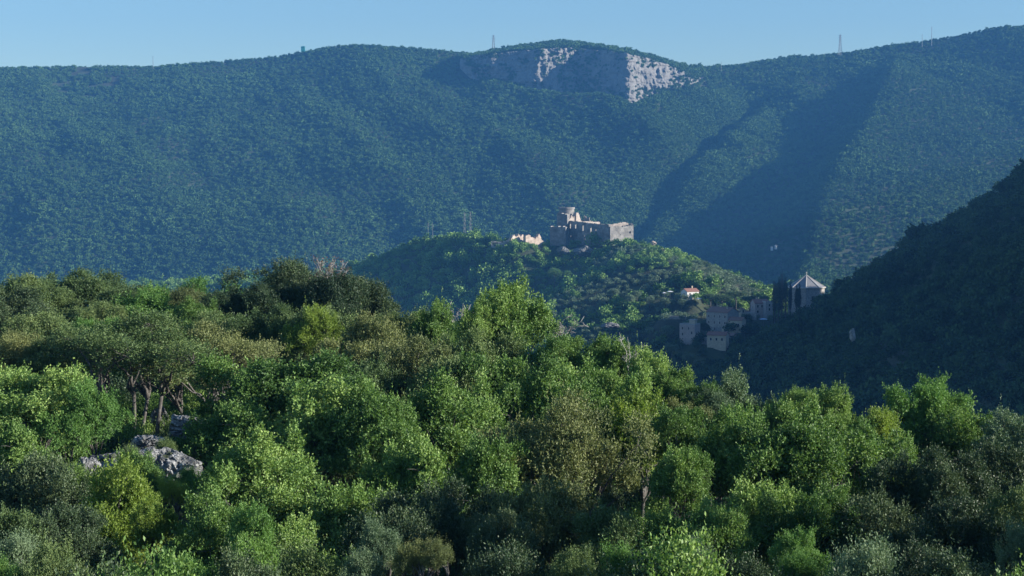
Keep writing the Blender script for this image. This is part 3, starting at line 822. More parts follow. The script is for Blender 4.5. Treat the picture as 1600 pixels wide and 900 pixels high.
# ---- undergrowth that fills the gaps between the trees
def scatter(name, pts, scl, rot, variants, tilt=0.0, seed=0):
    """one object: instances of the variant meshes on points (geometry nodes)"""
    me = bpy.data.meshes.new(name)
    me.vertices.add(len(pts)); me.vertices.foreach_set('co', np.ascontiguousarray(pts, dtype=np.float32).ravel())
    a = me.attributes.new('scl', 'FLOAT_VECTOR', 'POINT'); a.data.foreach_set('vector', np.ascontiguousarray(scl, dtype=np.float32).ravel())
    a = me.attributes.new('rot', 'FLOAT_VECTOR', 'POINT'); a.data.foreach_set('vector', np.ascontiguousarray(rot, dtype=np.float32).ravel())
    a = me.attributes.new('pick', 'INT', 'POINT'); a.data.foreach_set('value', rng.integers(0, len(variants), len(pts)).astype(np.int32))
    o = link(name, me)
    ng = bpy.data.node_groups.new(name, 'GeometryNodeTree')
    ng.interface.new_socket('Geometry', in_out='INPUT', socket_type='NodeSocketGeometry')
    ng.interface.new_socket('Geometry', in_out='OUTPUT', socket_type='NodeSocketGeometry')
    gi = ng.nodes.new('NodeGroupInput'); go = ng.nodes.new('NodeGroupOutput')
    j = ng.nodes.new('GeometryNodeJoinGeometry')
    for v in variants[::-1]:
        vo = bpy.data.objects.new(name + '_clump', v)
        oi = ng.nodes.new('GeometryNodeObjectInfo'); oi.inputs['Object'].default_value = vo; oi.inputs['As Instance'].default_value = True
        ng.links.new(oi.outputs['Geometry'], j.inputs[0])
    ip = ng.nodes.new('GeometryNodeInstanceOnPoints')
    ip.inputs['Pick Instance'].default_value = True
    def at(nm, ty):
        n = ng.nodes.new('GeometryNodeInputNamedAttribute'); n.data_type = ty; n.inputs[0].default_value = nm; return n.outputs[0]
    ng.links.new(gi.outputs[0], ip.inputs['Points'])
    ng.links.new(j.outputs[0], ip.inputs['Instance'])
    ng.links.new(at('pick', 'INT'), ip.inputs['Instance Index'])
    er = ng.nodes.new('FunctionNodeEulerToRotation'); ng.links.new(at('rot', 'FLOAT_VECTOR'), er.inputs[0])
    ng.links.new(er.outputs[0], ip.inputs['Rotation'])
    ng.links.new(at('scl', 'FLOAT_VECTOR'), ip.inputs['Scale'])
    ng.links.new(ip.outputs[0], go.inputs[0])
    o.modifiers.new('scatter', 'NODES').node_group = ng
    return o
def clump_mesh(name, seed, r, n_l, n_s, leaf, mat, ratio=.6, per=6, hfac=1.0, up=.5, shoot=.15):
    rs = np.random.default_rng(seed)
    u = unit(rs.normal(size=(n_l, 3))); u[:, 2] = np.abs(u[:, 2]) * hfac
    lb = np.concatenate([u * r * .62 * (rs.random((n_l, 1)) ** .4) + [0, 0, r * .45], (r * (.28 + .2 * rs.random((n_l, 1)))), .8 + .3 * rs.random((n_l, 1))], 1)
    return leaves_mesh(name, crown_verts(rs, lb, n_s, leaf, per, up, shoot, .15, ratio), mat)
UG = [clump_mesh('undergrowth_a', 61, 1.0, 16, 1500, .055, M['dark']), clump_mesh('undergrowth_b', 62, 1.0, 16, 1500, .055, M['oak']), clump_mesh('undergrowth_c', 63, 1.0, 16, 1500, .05, M['dark'])]
n = 2800
ux = rng.uniform(-42, 38, n); uy = rng.uniform(27, 108, n)
uz = H(ux, uy)
keep = ~((ux > -14) & (ux < -6.5) & (uy > 40) & (uy < 56))
ux, uy, uz = ux[keep], uy[keep], uz[keep]; n = len(ux)
s = rng.uniform(.6, 1.25, n)
ug = scatter('undergrowth', np.stack([ux, uy, uz - .2], 1), np.stack([s, s, s * rng.uniform(.8, 1.4, n)], 1), np.stack([0 * s, 0 * s, rng.uniform(0, 6.28, n)], 1), UG)
tag(ug, 'shaded leafy undergrowth between the near trees', 'undergrowth', None, 'stuff')


# ================================================================== forests
def vary(n, lo, hi): return rng.uniform(lo, hi, n)
def pts_grid(x0, x1, y0, y1, sp):
    nx, ny = int((x1 - x0) / sp), int((y1 - y0) / sp)
    gx, gy = np.meshgrid(np.arange(nx), np.arange(ny), indexing='ij')
    gx = x0 + (gx + .5 * (gy % 2) + rng.uniform(-.42, .42, gx.shape)) * sp
    gy = y0 + (gy + rng.uniform(-.42, .42, gy.shape)) * sp
    return gx.ravel(), gy.ravel()
def frustum(x, y, m=0.47): return np.abs(x) < m * y

FAR = [clump_mesh('mountain_tree_%s' % c, 70 + i, 1.0, 8, 170, .32, M['far'], .95, 1, .75, .3, .03) for i, c in enumerate('abcd')]
HILLM = [clump_mesh('hill_tree_%s' % c, 80 + i, 1.0, 9, 330, .22, M['hill'], .9, 1, .85, .4, .04) for i, c in enumerate('abcd')]
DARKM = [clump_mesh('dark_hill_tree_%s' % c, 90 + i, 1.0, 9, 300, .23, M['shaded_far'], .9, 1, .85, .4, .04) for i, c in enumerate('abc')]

# mountain
x, y = pts_grid(-1650, 1650, 1680, 3090, 7.0)
k = frustum(x, y, .52); x, y = x[k], y[k]
x2, y2 = pts_grid(-50, 420, 2050, 2900, 4.6)
dg = polyline(x2, y2, GULLY)[0]; k = (dg < 75); x = np.concatenate([x, x2[k]]); y = np.concatenate([y, y2[k]])
z = H(x, y)
yc = np.interp(x, CL_X, CL_Y, left=1e9, right=1e9)
nearcl = (y > yc - 1) & (y < yc + 35)
bald = (fbm(x / 40, y / 22, 3, 77) > .12) & (np.abs(x / y * F + 800 - 135) < 55) & (y > 2880)
gulr = (fbm(x / 30, y / 50, 3, 78) > .58) & (y > 2600) & (rng.random(len(x)) < .3)
k = ~(nearcl | bald) & (y < 3120) & (z > -146)
x, y, z = x[k], y[k], z[k]; n = len(x)
s = vary(n, 3.3, 5.4) * (1 + .45 * fbm(x / 70, y / 70, 3, 79))
s = np.where(y > 2960, s * .8, s)
zz = s * vary(n, .75, 1.25)
o = scatter('mountain_forest', np.stack([x, y, z - .3], 1), np.stack([s, s, zz], 1), np.stack([vary(n, -.2, .2), vary(n, -.2, .2), vary(n, 0, 6.28)], 1), FAR)
tag(o, 'dense forest covering the whole long mountain', 'forest', None, 'stuff')
# few trees clinging to the cliff
NB = 2000
idx = rng.integers(0, nu, NB), (rng.random(NB) ** 1.3 * (nv - 4)).astype(int)
cp = np.stack([XX[idx], YY[idx], ZZ[idx]], -1)
cpx = cp[:, 0] / cp[:, 1] * F + 800
kk = (fbm(cp[:, 0] / 22, cp[:, 2] / 13, 3, 81) > .24) | ((idx[1] > nv - 26) & (fbm(cp[:, 0] / 14, cp[:, 0] * 0, 2, 83) > 0)) | ((np.abs(cpx - 905) < 34) & (cp[:, 2] < 225) & (fbm(cp[:, 0] / 9, cp[:, 2] / 9, 2, 85) > -.25)) | ((idx[1] < 30) & (fbm(cp[:, 0] / 10, cp[:, 2] / 30, 2, 84) > .08)) | ((cpx > 1045) & (rng.random(NB) < .4))
cp = cp[kk]; n = len(cp); s = vary(n, 1.8, 3.8)
o = scatter('cliff_bushes', cp, np.stack([s, s, s], 1), np.stack([0 * s, 0 * s, vary(n, 0, 6.28)], 1), FAR)
tag(o, 'bushes clinging to the ledges of the pale cliff', 'bushes', None, 'stuff')

CLEAR = []          # (x, y, r) kept free of woodland
def clear(px, py, Y, r):
    x, y, z = P(px, py, Y); CLEAR.append((x, y, r))
# ---------------------------------------------------------------- helper for buildings
def loc(px, Y, z=None, dz=0.0):
    x = (px - 800) / F * Y
    x = P(px, 450, Y)[0]
    g = Hs(x, Y) if z is None else z
    return (x, Y, g + dz)

def ruin_wall(p0, p1, z0, tops, thick, holes=(), cell=0.6, seed=0, jag=0.7):
    """wall with a broken top and real openings; tops: [(fraction, height)], holes: [(frac, half width m, z low, z high)]"""
    rs = np.random.default_rng(seed)
    p0, p1 = np.array(p0, float), np.array(p1, float)
    L = np.linalg.norm(p1 - p0); d = (p1 - p0) / L; nn = np.array([d[1], -d[0]])
    nx = max(2, int(L / cell)); 
    fr = (np.arange(nx) + .5) / nx
    top = np.interp(fr, [t[0] for t in tops], [t[1] for t in tops]) + jag * (rs.random(nx) - .6) * np.where(rs.random(nx) < .5, 1, .3)
    hmax = top.max(); nz = int(math.ceil(hmax / cell))
    solid = np.zeros((nx + 2, nz + 2), bool)
    for i in range(nx):
        solid[i + 1, 1:int(round(top[i] / cell)) + 1] = True
        for (f_, hw, zl, zh) in holes:
            if abs(fr[i] - f_) * L <= hw:
                solid[i + 1, 1 + int(zl / cell):1 + int(zh / cell)] = False
    V, Fc, key = [], [], {}
    def vid(i, k, s):
        q = (i, k, s)
        if q not in key:
            b = p0 + d * (i * L / nx) + nn * (thick / 2 * s)
            key[q] = len(V); V.append((b[0], b[1], z0 + k * cell))
        return key[q]
    for i in range(1, nx + 1):
        for k in range(1, nz + 1):
            if not solid[i, k]: continue
            a, b, c, e = i - 1, i, k - 1, k
            Fc.append((vid(a, c, 1), vid(b, c, 1), vid(b, e, 1), vid(a, e, 1)))
            Fc.append((vid(b, c, -1), vid(a, c, -1), vid(a, e, -1), vid(b, e, -1)))
            if not solid[i - 1, k]: Fc.append((vid(a, c, -1), vid(a, c, 1), vid(a, e, 1), vid(a, e, -1)))
            if not solid[i + 1, k]: Fc.append((vid(b, c, 1), vid(b, c, -1), vid(b, e, -1), vid(b, e, 1)))
            if not solid[i, k - 1]: Fc.append((vid(a, c, -1), vid(b, c, -1), vid(b, c, 1), vid(a, c, 1)))
            if not solid[i, k + 1]: Fc.append((vid(a, e, 1), vid(b, e, 1), vid(b, e, -1), vid(a, e, -1)))
    return V, Fc
def part_wall(name, mat, parent, *a, **k):
    V, Fc = ruin_wall(*a, **k)
    me = bpy.data.meshes.new(name); me.from_pydata(V, [], Fc); me.update(); me.materials.append(mat)
    return link(name, me, parent)

# ---------------------------------------------------------------- castle (local frame: origin at the foot of the front wall)
cx, cyy, cz = P(905, 384, 1195)
castle = thing('castle_ruin', (cx, cyy, cz), 0, 'roofless stone castle ruin with a round tower on top of the hill', 'castle')
S = 1195 / F                                        # metres per pixel at the castle
def cl(px, y): return ((px - 905) * S * (1 + y / 1195), y)
def ch(py): return (384 - py) * S
fb = ch(392)
part_wall('front_wall', M['stone'], castle, cl(884, 14), cl(951, -16), fb, [(0, ch(345) - fb), (.12, ch(345) - fb), (.4, ch(347) - fb), (.62, ch(349) - fb), (.8, ch(350) - fb), (1, ch(350) - fb)], 1.6,
          holes=[(.14, .75, ch(357) - fb, ch(349) - fb), (.26, .75, ch(357) - fb, ch(350) - fb), (.42, .8, ch(360) - fb, ch(351) - fb), (.60, .75, ch(362) - fb, ch(354.5) - fb), (.70, .95, ch(359.5) - fb, ch(357.8) - fb),
                 (.14, .5, ch(370) - fb, ch(367) - fb), (.45, .5, ch(369.5) - fb, ch(366) - fb), (.46, .45, ch(375) - fb, ch(371) - fb), (.06, .35, ch(368) - fb, ch(366) - fb)], seed=1, cell=.5)
part_wall('east_block_front', M['stone'], castle, cl(951, -16.5), cl(988, -6), ch(380) - 1, [(0, ch(353) - ch(380) + 1), (.5, ch(353.5) - ch(380) + 1), (1, ch(351.5) - ch(380) + 1)], 1.4,
          holes=[(.86, .6, ch(364) - ch(380) + 1, ch(360) - ch(380) + 1), (.45, .35, ch(366) - ch(380) + 1, ch(364.5) - ch(380) + 1)], seed=2, cell=.5, jag=1.0)
part_wall('east_block_side', M['stone'], castle, cl(988, -6), cl(984, 16), ch(380), [(0, ch(351) - ch(380)), (.4, ch(349) - ch(380)), (1, ch(352) - ch(380))], 1.4, seed=3, cell=.5)
part_wall('east_block_back', M['stone_pink'], castle, cl(953, 10), cl(984, 16), ch(380), [(0, ch(351) - ch(380)), (.3, ch(350) - ch(380)), (.78, ch(347.5) - ch(380)), (1, ch(351) - ch(380))], 1.2, seed=4, cell=.5)
part_wall('west_bastion', M['stone'], castle, cl(862, 6), cl(886, 2), ch(384), [(0, ch(354) - ch(384)), (1, ch(354) - ch(384))], 6.0, seed=5, cell=.6, jag=.5)
part_wall('west_keep', M['stone'], castle, cl(873, 12), cl(889, 9), ch(380), [(0, ch(333) - ch(380)), (.6, ch(334) - ch(380)), (1, ch(336) - ch(380))], 5.0, seed=6, cell=.5)
# inner walls, seen lit through the window openings
part_wall('inner_wall', M['stone_pink'], castle, cl(887, 17), cl(940, 38), ch(386), [(0, ch(346) - ch(386)), (.5, ch(346.5) - ch(386)), (1, ch(348.5) - ch(386))], 1.0, seed=7, cell=.5)
part_wall('inner_wall', M['stone_pink'], castle, cl(908, 44), cl(928, 42), ch(386), [(0, ch(348) - ch(386)), (.12, ch(340) - ch(386)), (.2, ch(346) - ch(386)), (.34, ch(346) - ch(386)), (.4, ch(339) - ch(386)), (.55, ch(339) - ch(386)), (.6, ch(344) - ch(386)), (.8, ch(341) - ch(386)), (.86, ch(346) - ch(386)), (1, ch(348) - ch(386))], 1.4, seed=10, cell=.5, jag=1.4)
part_wall('broken_wall', M['stone_pink'], castle, cl(899, 14), cl(907, 20), ch(386), [(0, ch(332) - ch(386)), (.5, ch(333) - ch(386)), (.8, ch(340) - ch(386)), (1, ch(347) - ch(386))], 2.5, seed=11, cell=.5, jag=2)
part_wall('broken_wall', M['stone_pink'], castle, cl(885, 9), cl(899, 15), ch(386), [(0, ch(341) - ch(386)), (.25, ch(344) - ch(386)), (.5, ch(337) - ch(386)), (.8, ch(339) - ch(386)), (1, ch(335) - ch(386))], 1.8, seed=12, cell=.5, jag=2.4)
# round tower
mb = MB(); tx, ty = cl(887, 22); R0 = 12.3 * S
rs = np.random.default_rng(3)
rings = [(ch(384), 1.04), (ch(345), 1.0), (ch(330), 1.0), (ch(327.2), 1.0), (ch(327), 1.07), (ch(324.6), 1.07), (ch(324.4), .92), (ch(326), .86)]
NV = 40
vs_ = []; fs_ = []
for (h_, r_) in rings:
    for k in range(NV):
        a = 2 * math.pi * k / NV
        vs_.append((tx + R0 * r_ * math.cos(a), ty + R0 * r_ * math.sin(a), h_ + (0.25 * rs.random() if h_ > ch(325) else 0)))
for i in range(len(rings) - 1):
    for k in range(NV): fs_.append((i * NV + k, i * NV + (k + 1) % NV, (i + 1) * NV + (k + 1) % NV, (i + 1) * NV + k))
fs_.append(tuple((len(rings) - 1) * NV + k for k in range(NV)))
mb.add(vs_, fs_); mb.build('round_tower', M['stone'], castle)
clear(905, 384, 1212, 15); clear(930, 384, 1204, 15); clear(965, 384, 1194, 12); clear(880, 384, 1216, 13)
# rocky foot of the castle
def far_rock(name, px, py, Y, size, seed, label, mat='slab', cat='rock', rz=0):
    o = rock(px, py, Y, size, seed, label, rz, 4, name)
    del o['group']; o['category'] = cat
    o.data.materials[0] = M[mat]
    return o
far_rock('rock_outcrop', 911, 383, 1172, (9, 5, 5), 21, 'bluish rock face under the castle front wall', 'limestone')
far_rock('rock_outcrop', 880, 385, 1178, (6, 4, 4), 22, 'shaded rock face under the left corner of the castle', 'limestone')
far_rock('rock_outcrop', 930, 398, 1165, (3.5, 3, 7), 23, 'upright shaded rock on the slope below the castle', 'limestone')
far_rock('rock_outcrop', 957, 392, 1155, (3, 2.5, 2.5), 24, 'pale rock among the bushes right below the castle', 'rubble')
far_rock('rock_outcrop', 1033, 387, 1130, (3.5, 2.5, 3), 25, 'pinkish rock at the edge of the hill right of the castle', 'rubble')
far_rock('rock_outcrop', 1021, 376, 1142, (2.8, 2.0, 2.2), 26, 'small pinkish rock on the crest just right of the castle', 'rubble')
far_rock('rock_outcrop', 710, 384, 1240, (5, 2.5, 2.5), 27, 'pale rock on the crest left of the ruined wall', 'slab')
far_rock('rock_outcrop', 955, 503, 1005, (8, 6, 2.5), 28, 'pale stony patch on the shaded slope left of the houses', 'limestone')
far_rock('rock_outcrop', 1332, 514, 640, (1.8, 1.4, 3.2), 29, 'pale rock in the dark wooded hill on the right', 'slab')
# ruined outer wall left of the castle
rw = thing('ruined_outer_wall', P(815, 380, 1188), 0, 'collapsed pinkish stone wall on the crest left of the castle', 'ruin')
part_wall('broken_wall', M['rubble'], rw, (-10, -4), (1, 5), -3, [(0, 4.5), (.15, 6), (.3, 8.6), (.5, 7.6), (.62, 9.2), (.8, 7.4), (.9, 9.4), (1, 6.5)], 3.0, seed=31, cell=.45, jag=1.6)
part_wall('broken_wall', M['rubble'], rw, (2, -3), (15, 6), -3, [(0, 8.2), (.12, 9.2), (.3, 7.6), (.5, 6.3), (.62, 7.6), (.7, 8.6), (.78, 9), (.86, 5.5), (1, 4)], 3.0, seed=32, cell=.45, jag=1.6)
part_wall('rubble', M['slab'], rw, (-21, -1), (-9, -2), -3, [(0, 4.4), (.5, 4.2), (1, 5.0)], 3.5, seed=33, cell=.45, jag=.5)
clear(798, 380, 1192, 5); clear(812, 380, 1191, 6); clear(830, 380, 1193, 6); clear(908, 384, 1180, 7); clear(925, 384, 1174, 7); clear(940, 384, 1170, 6)

# ---------------------------------------------------------------- houses
def window(parent, x, y, z, w_, h_, rz, lit=False):
    """frame (part) with its pane (sub-part); x,y on the wall line, rz the wall's direction"""
    c, s = math.cos(rz), math.sin(rz)
    nx_, ny_ = s, -c
    mb = MB(); t = .14
    for dx in (-w_ / 2 - t / 2, w_ / 2 + t / 2): mb.box((x + dx * c + nx_ * .04, y + dx * s + ny_ * .04, z), (t, .12, h_ + 2 * t), rz)
    for dz in (-h_ / 2 - t / 2, h_ / 2 + t / 2): mb.box((x + nx_ * .04, y + ny_ * .04, z + dz), (w_, .12, t), rz)
    f = mb.build('window', M['trim'], parent)
    mb = MB(); mb.box((x + nx_ * .02, y + ny_ * .02, z), (w_, .06, h_), rz)
    mb.build('pane', M['glass'], f)
def house(px, py_eave, Y, W, D, Ht, rise, rz, wall, roof, label, kind='gable', wins=((-.25, .7), (.25, .7), (-.25, .3), (.25, .3)), swins=((0, .65),), chim=((.2, 0.2),), name='house'):
    x, y, z = P(px, py_eave, Y)
    o = thing(name, (x, y, z - Ht), rz, label, 'house')
    mb = MB()
    w2, d2 = W / 2, D / 2
    v = [(-w2, -d2, -3), (w2, -d2, -3), (w2, d2, -3), (-w2, d2, -3), (-w2, -d2, Ht), (w2, -d2, Ht), (w2, d2, Ht), (-w2, d2, Ht)]
    f = [(0, 1, 5, 4), (2, 3, 7, 6)]
    if kind == 'gable':                       # ridge along x, gables at the ends
        v += [(-w2, 0, Ht + rise), (w2, 0, Ht + rise)]
        f += [(1, 2, 6, 9, 5), (3, 0, 4, 8, 7)]
    else:
        f += [(1, 2, 6, 5), (3, 0, 4, 7), (4, 5, 6, 7)]
    mb.add(v, f); mb.build('wall', M[wall], o)
    mb = MB(); e = .35; t = .22
    if kind == 'gable':
        k = rise / d2
        for sgn in (-1, 1):
            a = [(-w2 - e, sgn * (d2 + e), Ht - e * k + .03), (w2 + e, sgn * (d2 + e), Ht - e * k + .03), (w2 + e, 0, Ht + rise + .03), (-w2 - e, 0, Ht + rise + .03)]
            b_ = [(p[0], p[1], p[2] + t) for p in a]
            mb.add(a + b_, [(3, 2, 1, 0), (4, 5, 6, 7), (0, 1, 5, 4), (1, 2, 6, 5), (2, 3, 7, 6), (3, 0, 4, 7)])
    elif kind == 'shed':
        a = [(-w2 - e, -d2 - e, Ht + .03), (w2 + e, -d2 - e, Ht + .03), (w2 + e, d2 + e, Ht + rise + .03), (-w2 - e, d2 + e, Ht + rise + .03)]
        b_ = [(p[0], p[1], p[2] + t) for p in a]
        mb.add(a + b_, [(3, 2, 1, 0), (4, 5, 6, 7), (0, 1, 5, 4), (1, 2, 6, 5), (2, 3, 7, 6), (3, 0, 4, 7)])
    elif kind == 'hip':
        a = [(-w2 - e, -d2 - e, Ht + .03), (w2 + e, -d2 - e, Ht + .03), (w2 + e, d2 + e, Ht + .03), (-w2 - e, d2 + e, Ht + .03)]
        r_ = max(0.1, w2 - d2)
        mb.add(a + [(-r_, 0, Ht + rise), (r_, 0, Ht + rise)], [(3, 2, 1, 0), (0, 1, 5, 4), (1, 2, 5), (2, 3, 4, 5), (3, 0, 4)])
    else:                                     # flat roof with a parapet
        mb.box((0, -d2 + .15, Ht + .35), (W, .3, .7)); mb.box((0, d2 - .15, Ht + .35), (W, .3, .7))
        mb.box((-w2 + .15, 0, Ht + .35), (.3, D - .62, .7)); mb.box((w2 - .15, 0, Ht + .35), (.3, D - .62, .7))
    rf = mb.build('roof', M[roof], o)
    for (cx_, cy_) in chim:
        mb = MB(); zc = Ht + rise * (1 - abs(cy_)) if kind in ('gable', 'hip') else Ht
        mb.box((cx_ * W, cy_ * D * .5, zc + .5), (.7, .7, 2.0)); mb.box((cx_ * W, cy_ * D * .5, zc + 1.62), (.95, .95, .22))
        mb.build('chimney', M['plaster_cream'], rf)
    for (fx_, fz_) in wins: window(o, fx_ * W, -d2, fz_ * Ht, .95, 1.45, 0)
    for (fy_, fz_) in swins: window(o, -w2, fy_ * D, fz_ * Ht, .95, 1.45, -math.pi / 2)
    clear(px, py_eave, Y, max(W, D) * .62); clear(px, py_eave, Y - max(W, D) * .8, max(W, D) * .3)
    return o
house(1129, 487, 985, 15, 11, 12, 2.6, -.75, 'wall_stone', 'tile_brown', 'tall stone house with a brown roof right of the flat roofed tower house', wins=((-.38, .8), (-.12, .8), (.14, .8), (.38, .8), (-.38, .5), (-.12, .5), (.14, .5), (.38, .5), (-.1, .2)), swins=((-.25, .8), (.25, .8), (-.25, .5), (.25, .5)), chim=((-.3, .2), (.3, -.3)))
house(1078, 507, 955, 9.2, 8, 9.5, .6, -.5, 'plaster_pink', 'grey_wall', 'faded pink house like a small tower with a flat roof left of the other houses', 'flat', wins=((-.3, .8), (.1, .8), (.3, .55), (-.3, .45)), swins=((0, .75), (0, .4)), chim=())
tb = thing('house', P(1081, 500, 957), -.5, 'small flat roofed room standing on top of the faded pink house', 'rooftop room')
mb = MB(); mb.box((.6, .5, -1.4), (3.6, 3.2, 3.2)); mb.build('wall', M['plaster_cream'], tb); mb = MB(); mb.box((.6, .5, .3), (4.2, 3.8, .2)); mb.build('roof', M['grey_wall'], tb)
tb['category'] = 'house'
house(1122, 523, 940, 10.5, 8, 5.5, 1.6, -.35, 'plaster_cream', 'tile', 'low cream house with a red roof below the tall stone house', wins=((-.3, .6), (0, .6), (.3, .6)), swins=((0, .6),), chim=((.25, 0),))
house(1142, 524, 952, 5, 6, 6.0, 1.2, -.35, 'wall_stone', 'tile_brown', 'small stone annex right of the low cream house', wins=((0, .7),), swins=(), chim=())
house(1187, 473, 1000, 8.5, 8, 9.0, 2.0, .2, 'plaster_pink', 'tile', 'pinkish house with a red roof left of the tall cypresses', wins=((-.3, .8), (0, .8), (.3, .8), (-.3, .45), (.3, .45)), swins=((0, .7),), chim=((-.2, .2),))
house(1199, 472, 996, 4.5, 7, 8.0, .6, .2, 'grey_wall', 'grey_wall', 'narrow pale grey house right beside the pinkish one', 'flat', wins=((0, .8), (0, .5)), swins=(), chim=())
house(1078, 455, 1040, 8.6, 6.6, 3.8, 1.6, .5, 'plaster_white', 'tile', 'sunlit white house with a red roof on the slope among the bushes', wins=((-.25, .55), (.25, .55)), swins=((0, .55),), chim=((.2, .1),))
house(1159, 483, 1000, 2.6, 2.6, 6.0, .9, .6, 'plaster_cream', 'tile', 'narrow sunlit cream chapel tower in front of the stone pines', 'hip', wins=((0, .8),), swins=((0, .8),), chim=(), name='chapel_tower')
house(1150, 488, 1010, 16, 3.0, 3.0, .9, -.15, 'wall_stone', 'tile_brown', 'long low building with a tiled roof behind the tall stone house', 'shed', wins=((-.3, .5), (.1, .5), (.4, .5)), swins=(), chim=())
def low_wall(px0, px1, py, Y, h_, label):
    a, b_ = P(px0, py, Y), P(px1, py + 1, Y - 4)
    o = thing('retaining_wall', (a[0], a[1], a[2] - h_), math.atan2(b_[1] - a[1], b_[0] - a[0]), label, 'wall')
    L = math.hypot(b_[0] - a[0], b_[1] - a[1]); mb = MB()
    mb.box((L / 2, 0, h_ / 2 - 1.5), (L, .8, h_ + 3)); mb.build('wall', M['wall_stone'], o)
    mb = MB(); mb.box((L / 2, 0, h_ + .12), (L + .3, 1.1, .2)); mb.build('coping', M['grey_wall'], o)
low_wall(1092, 1108, 527, 948, 1.6, 'low pale wall between the faded pink house and the low cream house')
low_wall(1040, 1072, 494, 1000, 1.2, 'long low terrace wall left of the tall stone house')
low_wall(1165, 1182, 488, 990, 1.5, 'low wall beneath the pinkish house with the red roof')
house(1152, 500, 975, 8, 7, 6.5, 1.6, -.5, 'plaster_cream', 'tile_brown', 'small cream house behind the right end of the tall stone house', wins=((-.25, .6), (.25, .6)), swins=((0, .6),), chim=((.2, .2),))
def canopy(px, py, Y, w_, mat, label, name='parasol'):
    x, y, z = P(px, py, Y)
    o = thing(name, (x, y, z - 2.4), 0, label, name)
    mb = MB(); mb.add([(-w_, -w_, 2.1), (w_, -w_, 2.1), (w_, w_, 2.1), (-w_, w_, 2.1), (0, 0, 2.7)], [(0, 1, 4), (1, 2, 4), (2, 3, 4), (3, 0, 4), (3, 2, 1, 0)]); mb.build('canopy', M[mat], o)
    mb = MB(); mb.tube([(0, 0, -3), (0, 0, 2.6)], [.05, .05], 6); mb.build('pole', M['steel'], o)
canopy(1092, 466, 1030, 1.8, 'canvas', 'white parasol right below the sunlit white house')
canopy(1047, 455, 1048, 1.9, 'canvas', 'white parasol on the slope left of the sunlit white house')
canopy(1038, 457, 1046, 1.2, 'canvas', 'smaller white parasol further left of the white house')
canopy(1193, 498, 975, 2.2, 'blue_canvas', 'pale blue awning below the pinkish house')
# church: octagon with a pyramid roof
chz = PLATE[0][2]
church = thing('church', (P(1260, 450, 1000)[0], 1000, chz), math.radians(12), 'large octagonal church with a grey pyramid roof behind the dark hill', 'church')
R1 = 10.6; hw = P(1257, 449, 1000)[2] - chz; apex = P(1257, 430, 1000)[2] - chz
oc = [(R1 * math.cos(math.radians(22.5 + 45 * k)), R1 * .97 * math.sin(math.radians(22.5 + 45 * k))) for k in range(8)]
mb = MB(); mb.add([(a, b_, -6) for a, b_ in oc] + [(a, b_, hw) for a, b_ in oc], [(k, (k + 1) % 8, (k + 1) % 8 + 8, k + 8) for k in range(8)]); mb.build('wall', M['wall_stone'], church)
mb = MB(); mb.add([(a * 1.06, b_ * 1.06, hw + .05) for a, b_ in oc] + [(0, 0, apex)], [(k, (k + 1) % 8, 8) for k in range(8)] + [tuple(range(8))[::-1]]); rf = mb.build('roof', M['lead'], church)
mb = MB()
for a, b_ in oc: mb.tube([(a * 1.05, b_ * 1.05, hw + .2), (0, 0, apex + .15)], [.28, .22], 5)
for k in range(8):
    (a, b_), (c_, d_) = oc[k], oc[(k + 1) % 8]
    mb.tube([(a * 1.05, b_ * 1.05, hw + .1), (c_ * 1.05, d_ * 1.05, hw + .1)], [.3, .3], 5)
mb.build('roof_ribs', M['trim'], rf)
mb = MB(); mb.tube([(0, 0, apex), (0, 0, apex + 2.0)], [.25, .12], 6); mb.box((0, 0, apex + 1.7), (1.0, .15, .15)); mb.build('cross', M['trim'], rf)
for k in range(8):
    (a, b_), (c_, d_) = oc[k], oc[(k + 1) % 8]
    rz = math.atan2(d_ - b_, c_ - a)
    window(church, (a + c_) / 2, (b_ + d_) / 2, hw * .62, 1.3, 3.0, rz)
clear(1257, 450, 1000, 15); clear(1257, 450, 982, 9)
# sheds far off in the shaded valley
for (px, py, lab) in ((1206, 387, 'tiny white hut in the shaded forest below the mountain'), (1212, 385, 'second tiny white hut just right of the first in the shaded forest')):
    x, y, z = P(px, py, 2050)
    o = thing('hut', (x, y, z - 3), .3, lab, 'hut')
    mb = MB(); mb.box((0, 0, 1.6), (2.2, 2.2, 4.2)); mb.build('wall', M['plaster_white'], o)
    mb = MB(); mb.add([(-2, -2, 3.75), (2, -2, 3.75), (2, 2, 3.75), (-2, 2, 3.75), (0, 0, 4.8)], [(0, 1, 4), (1, 2, 4), (2, 3, 4), (3, 0, 4), (3, 2, 1, 0)]); mb.build('roof', M['grey_wall'], o)
x, y, z = P(473.5, 75, 2990)
o = thing('lookout_hut', (x, y, z - 4), 0, 'small green lookout hut on the ridge left of the summit', 'hut')
mb = MB(); mb.box((0, 0, 2.0), (6.5, 5, 8)); mb.build('wall', M['green_paint'], o)
mb = MB(); mb.add([(-4, -3.2, 6.1), (4, -3.2, 6.1), (4, 3.2, 6.1), (-4, 3.2, 6.1), (0, 0, 7.4)], [(0, 1, 4), (1, 2, 4), (2, 3, 4), (3, 0, 4), (3, 2, 1, 0)]); mb.build('roof', M['green_paint'], o)

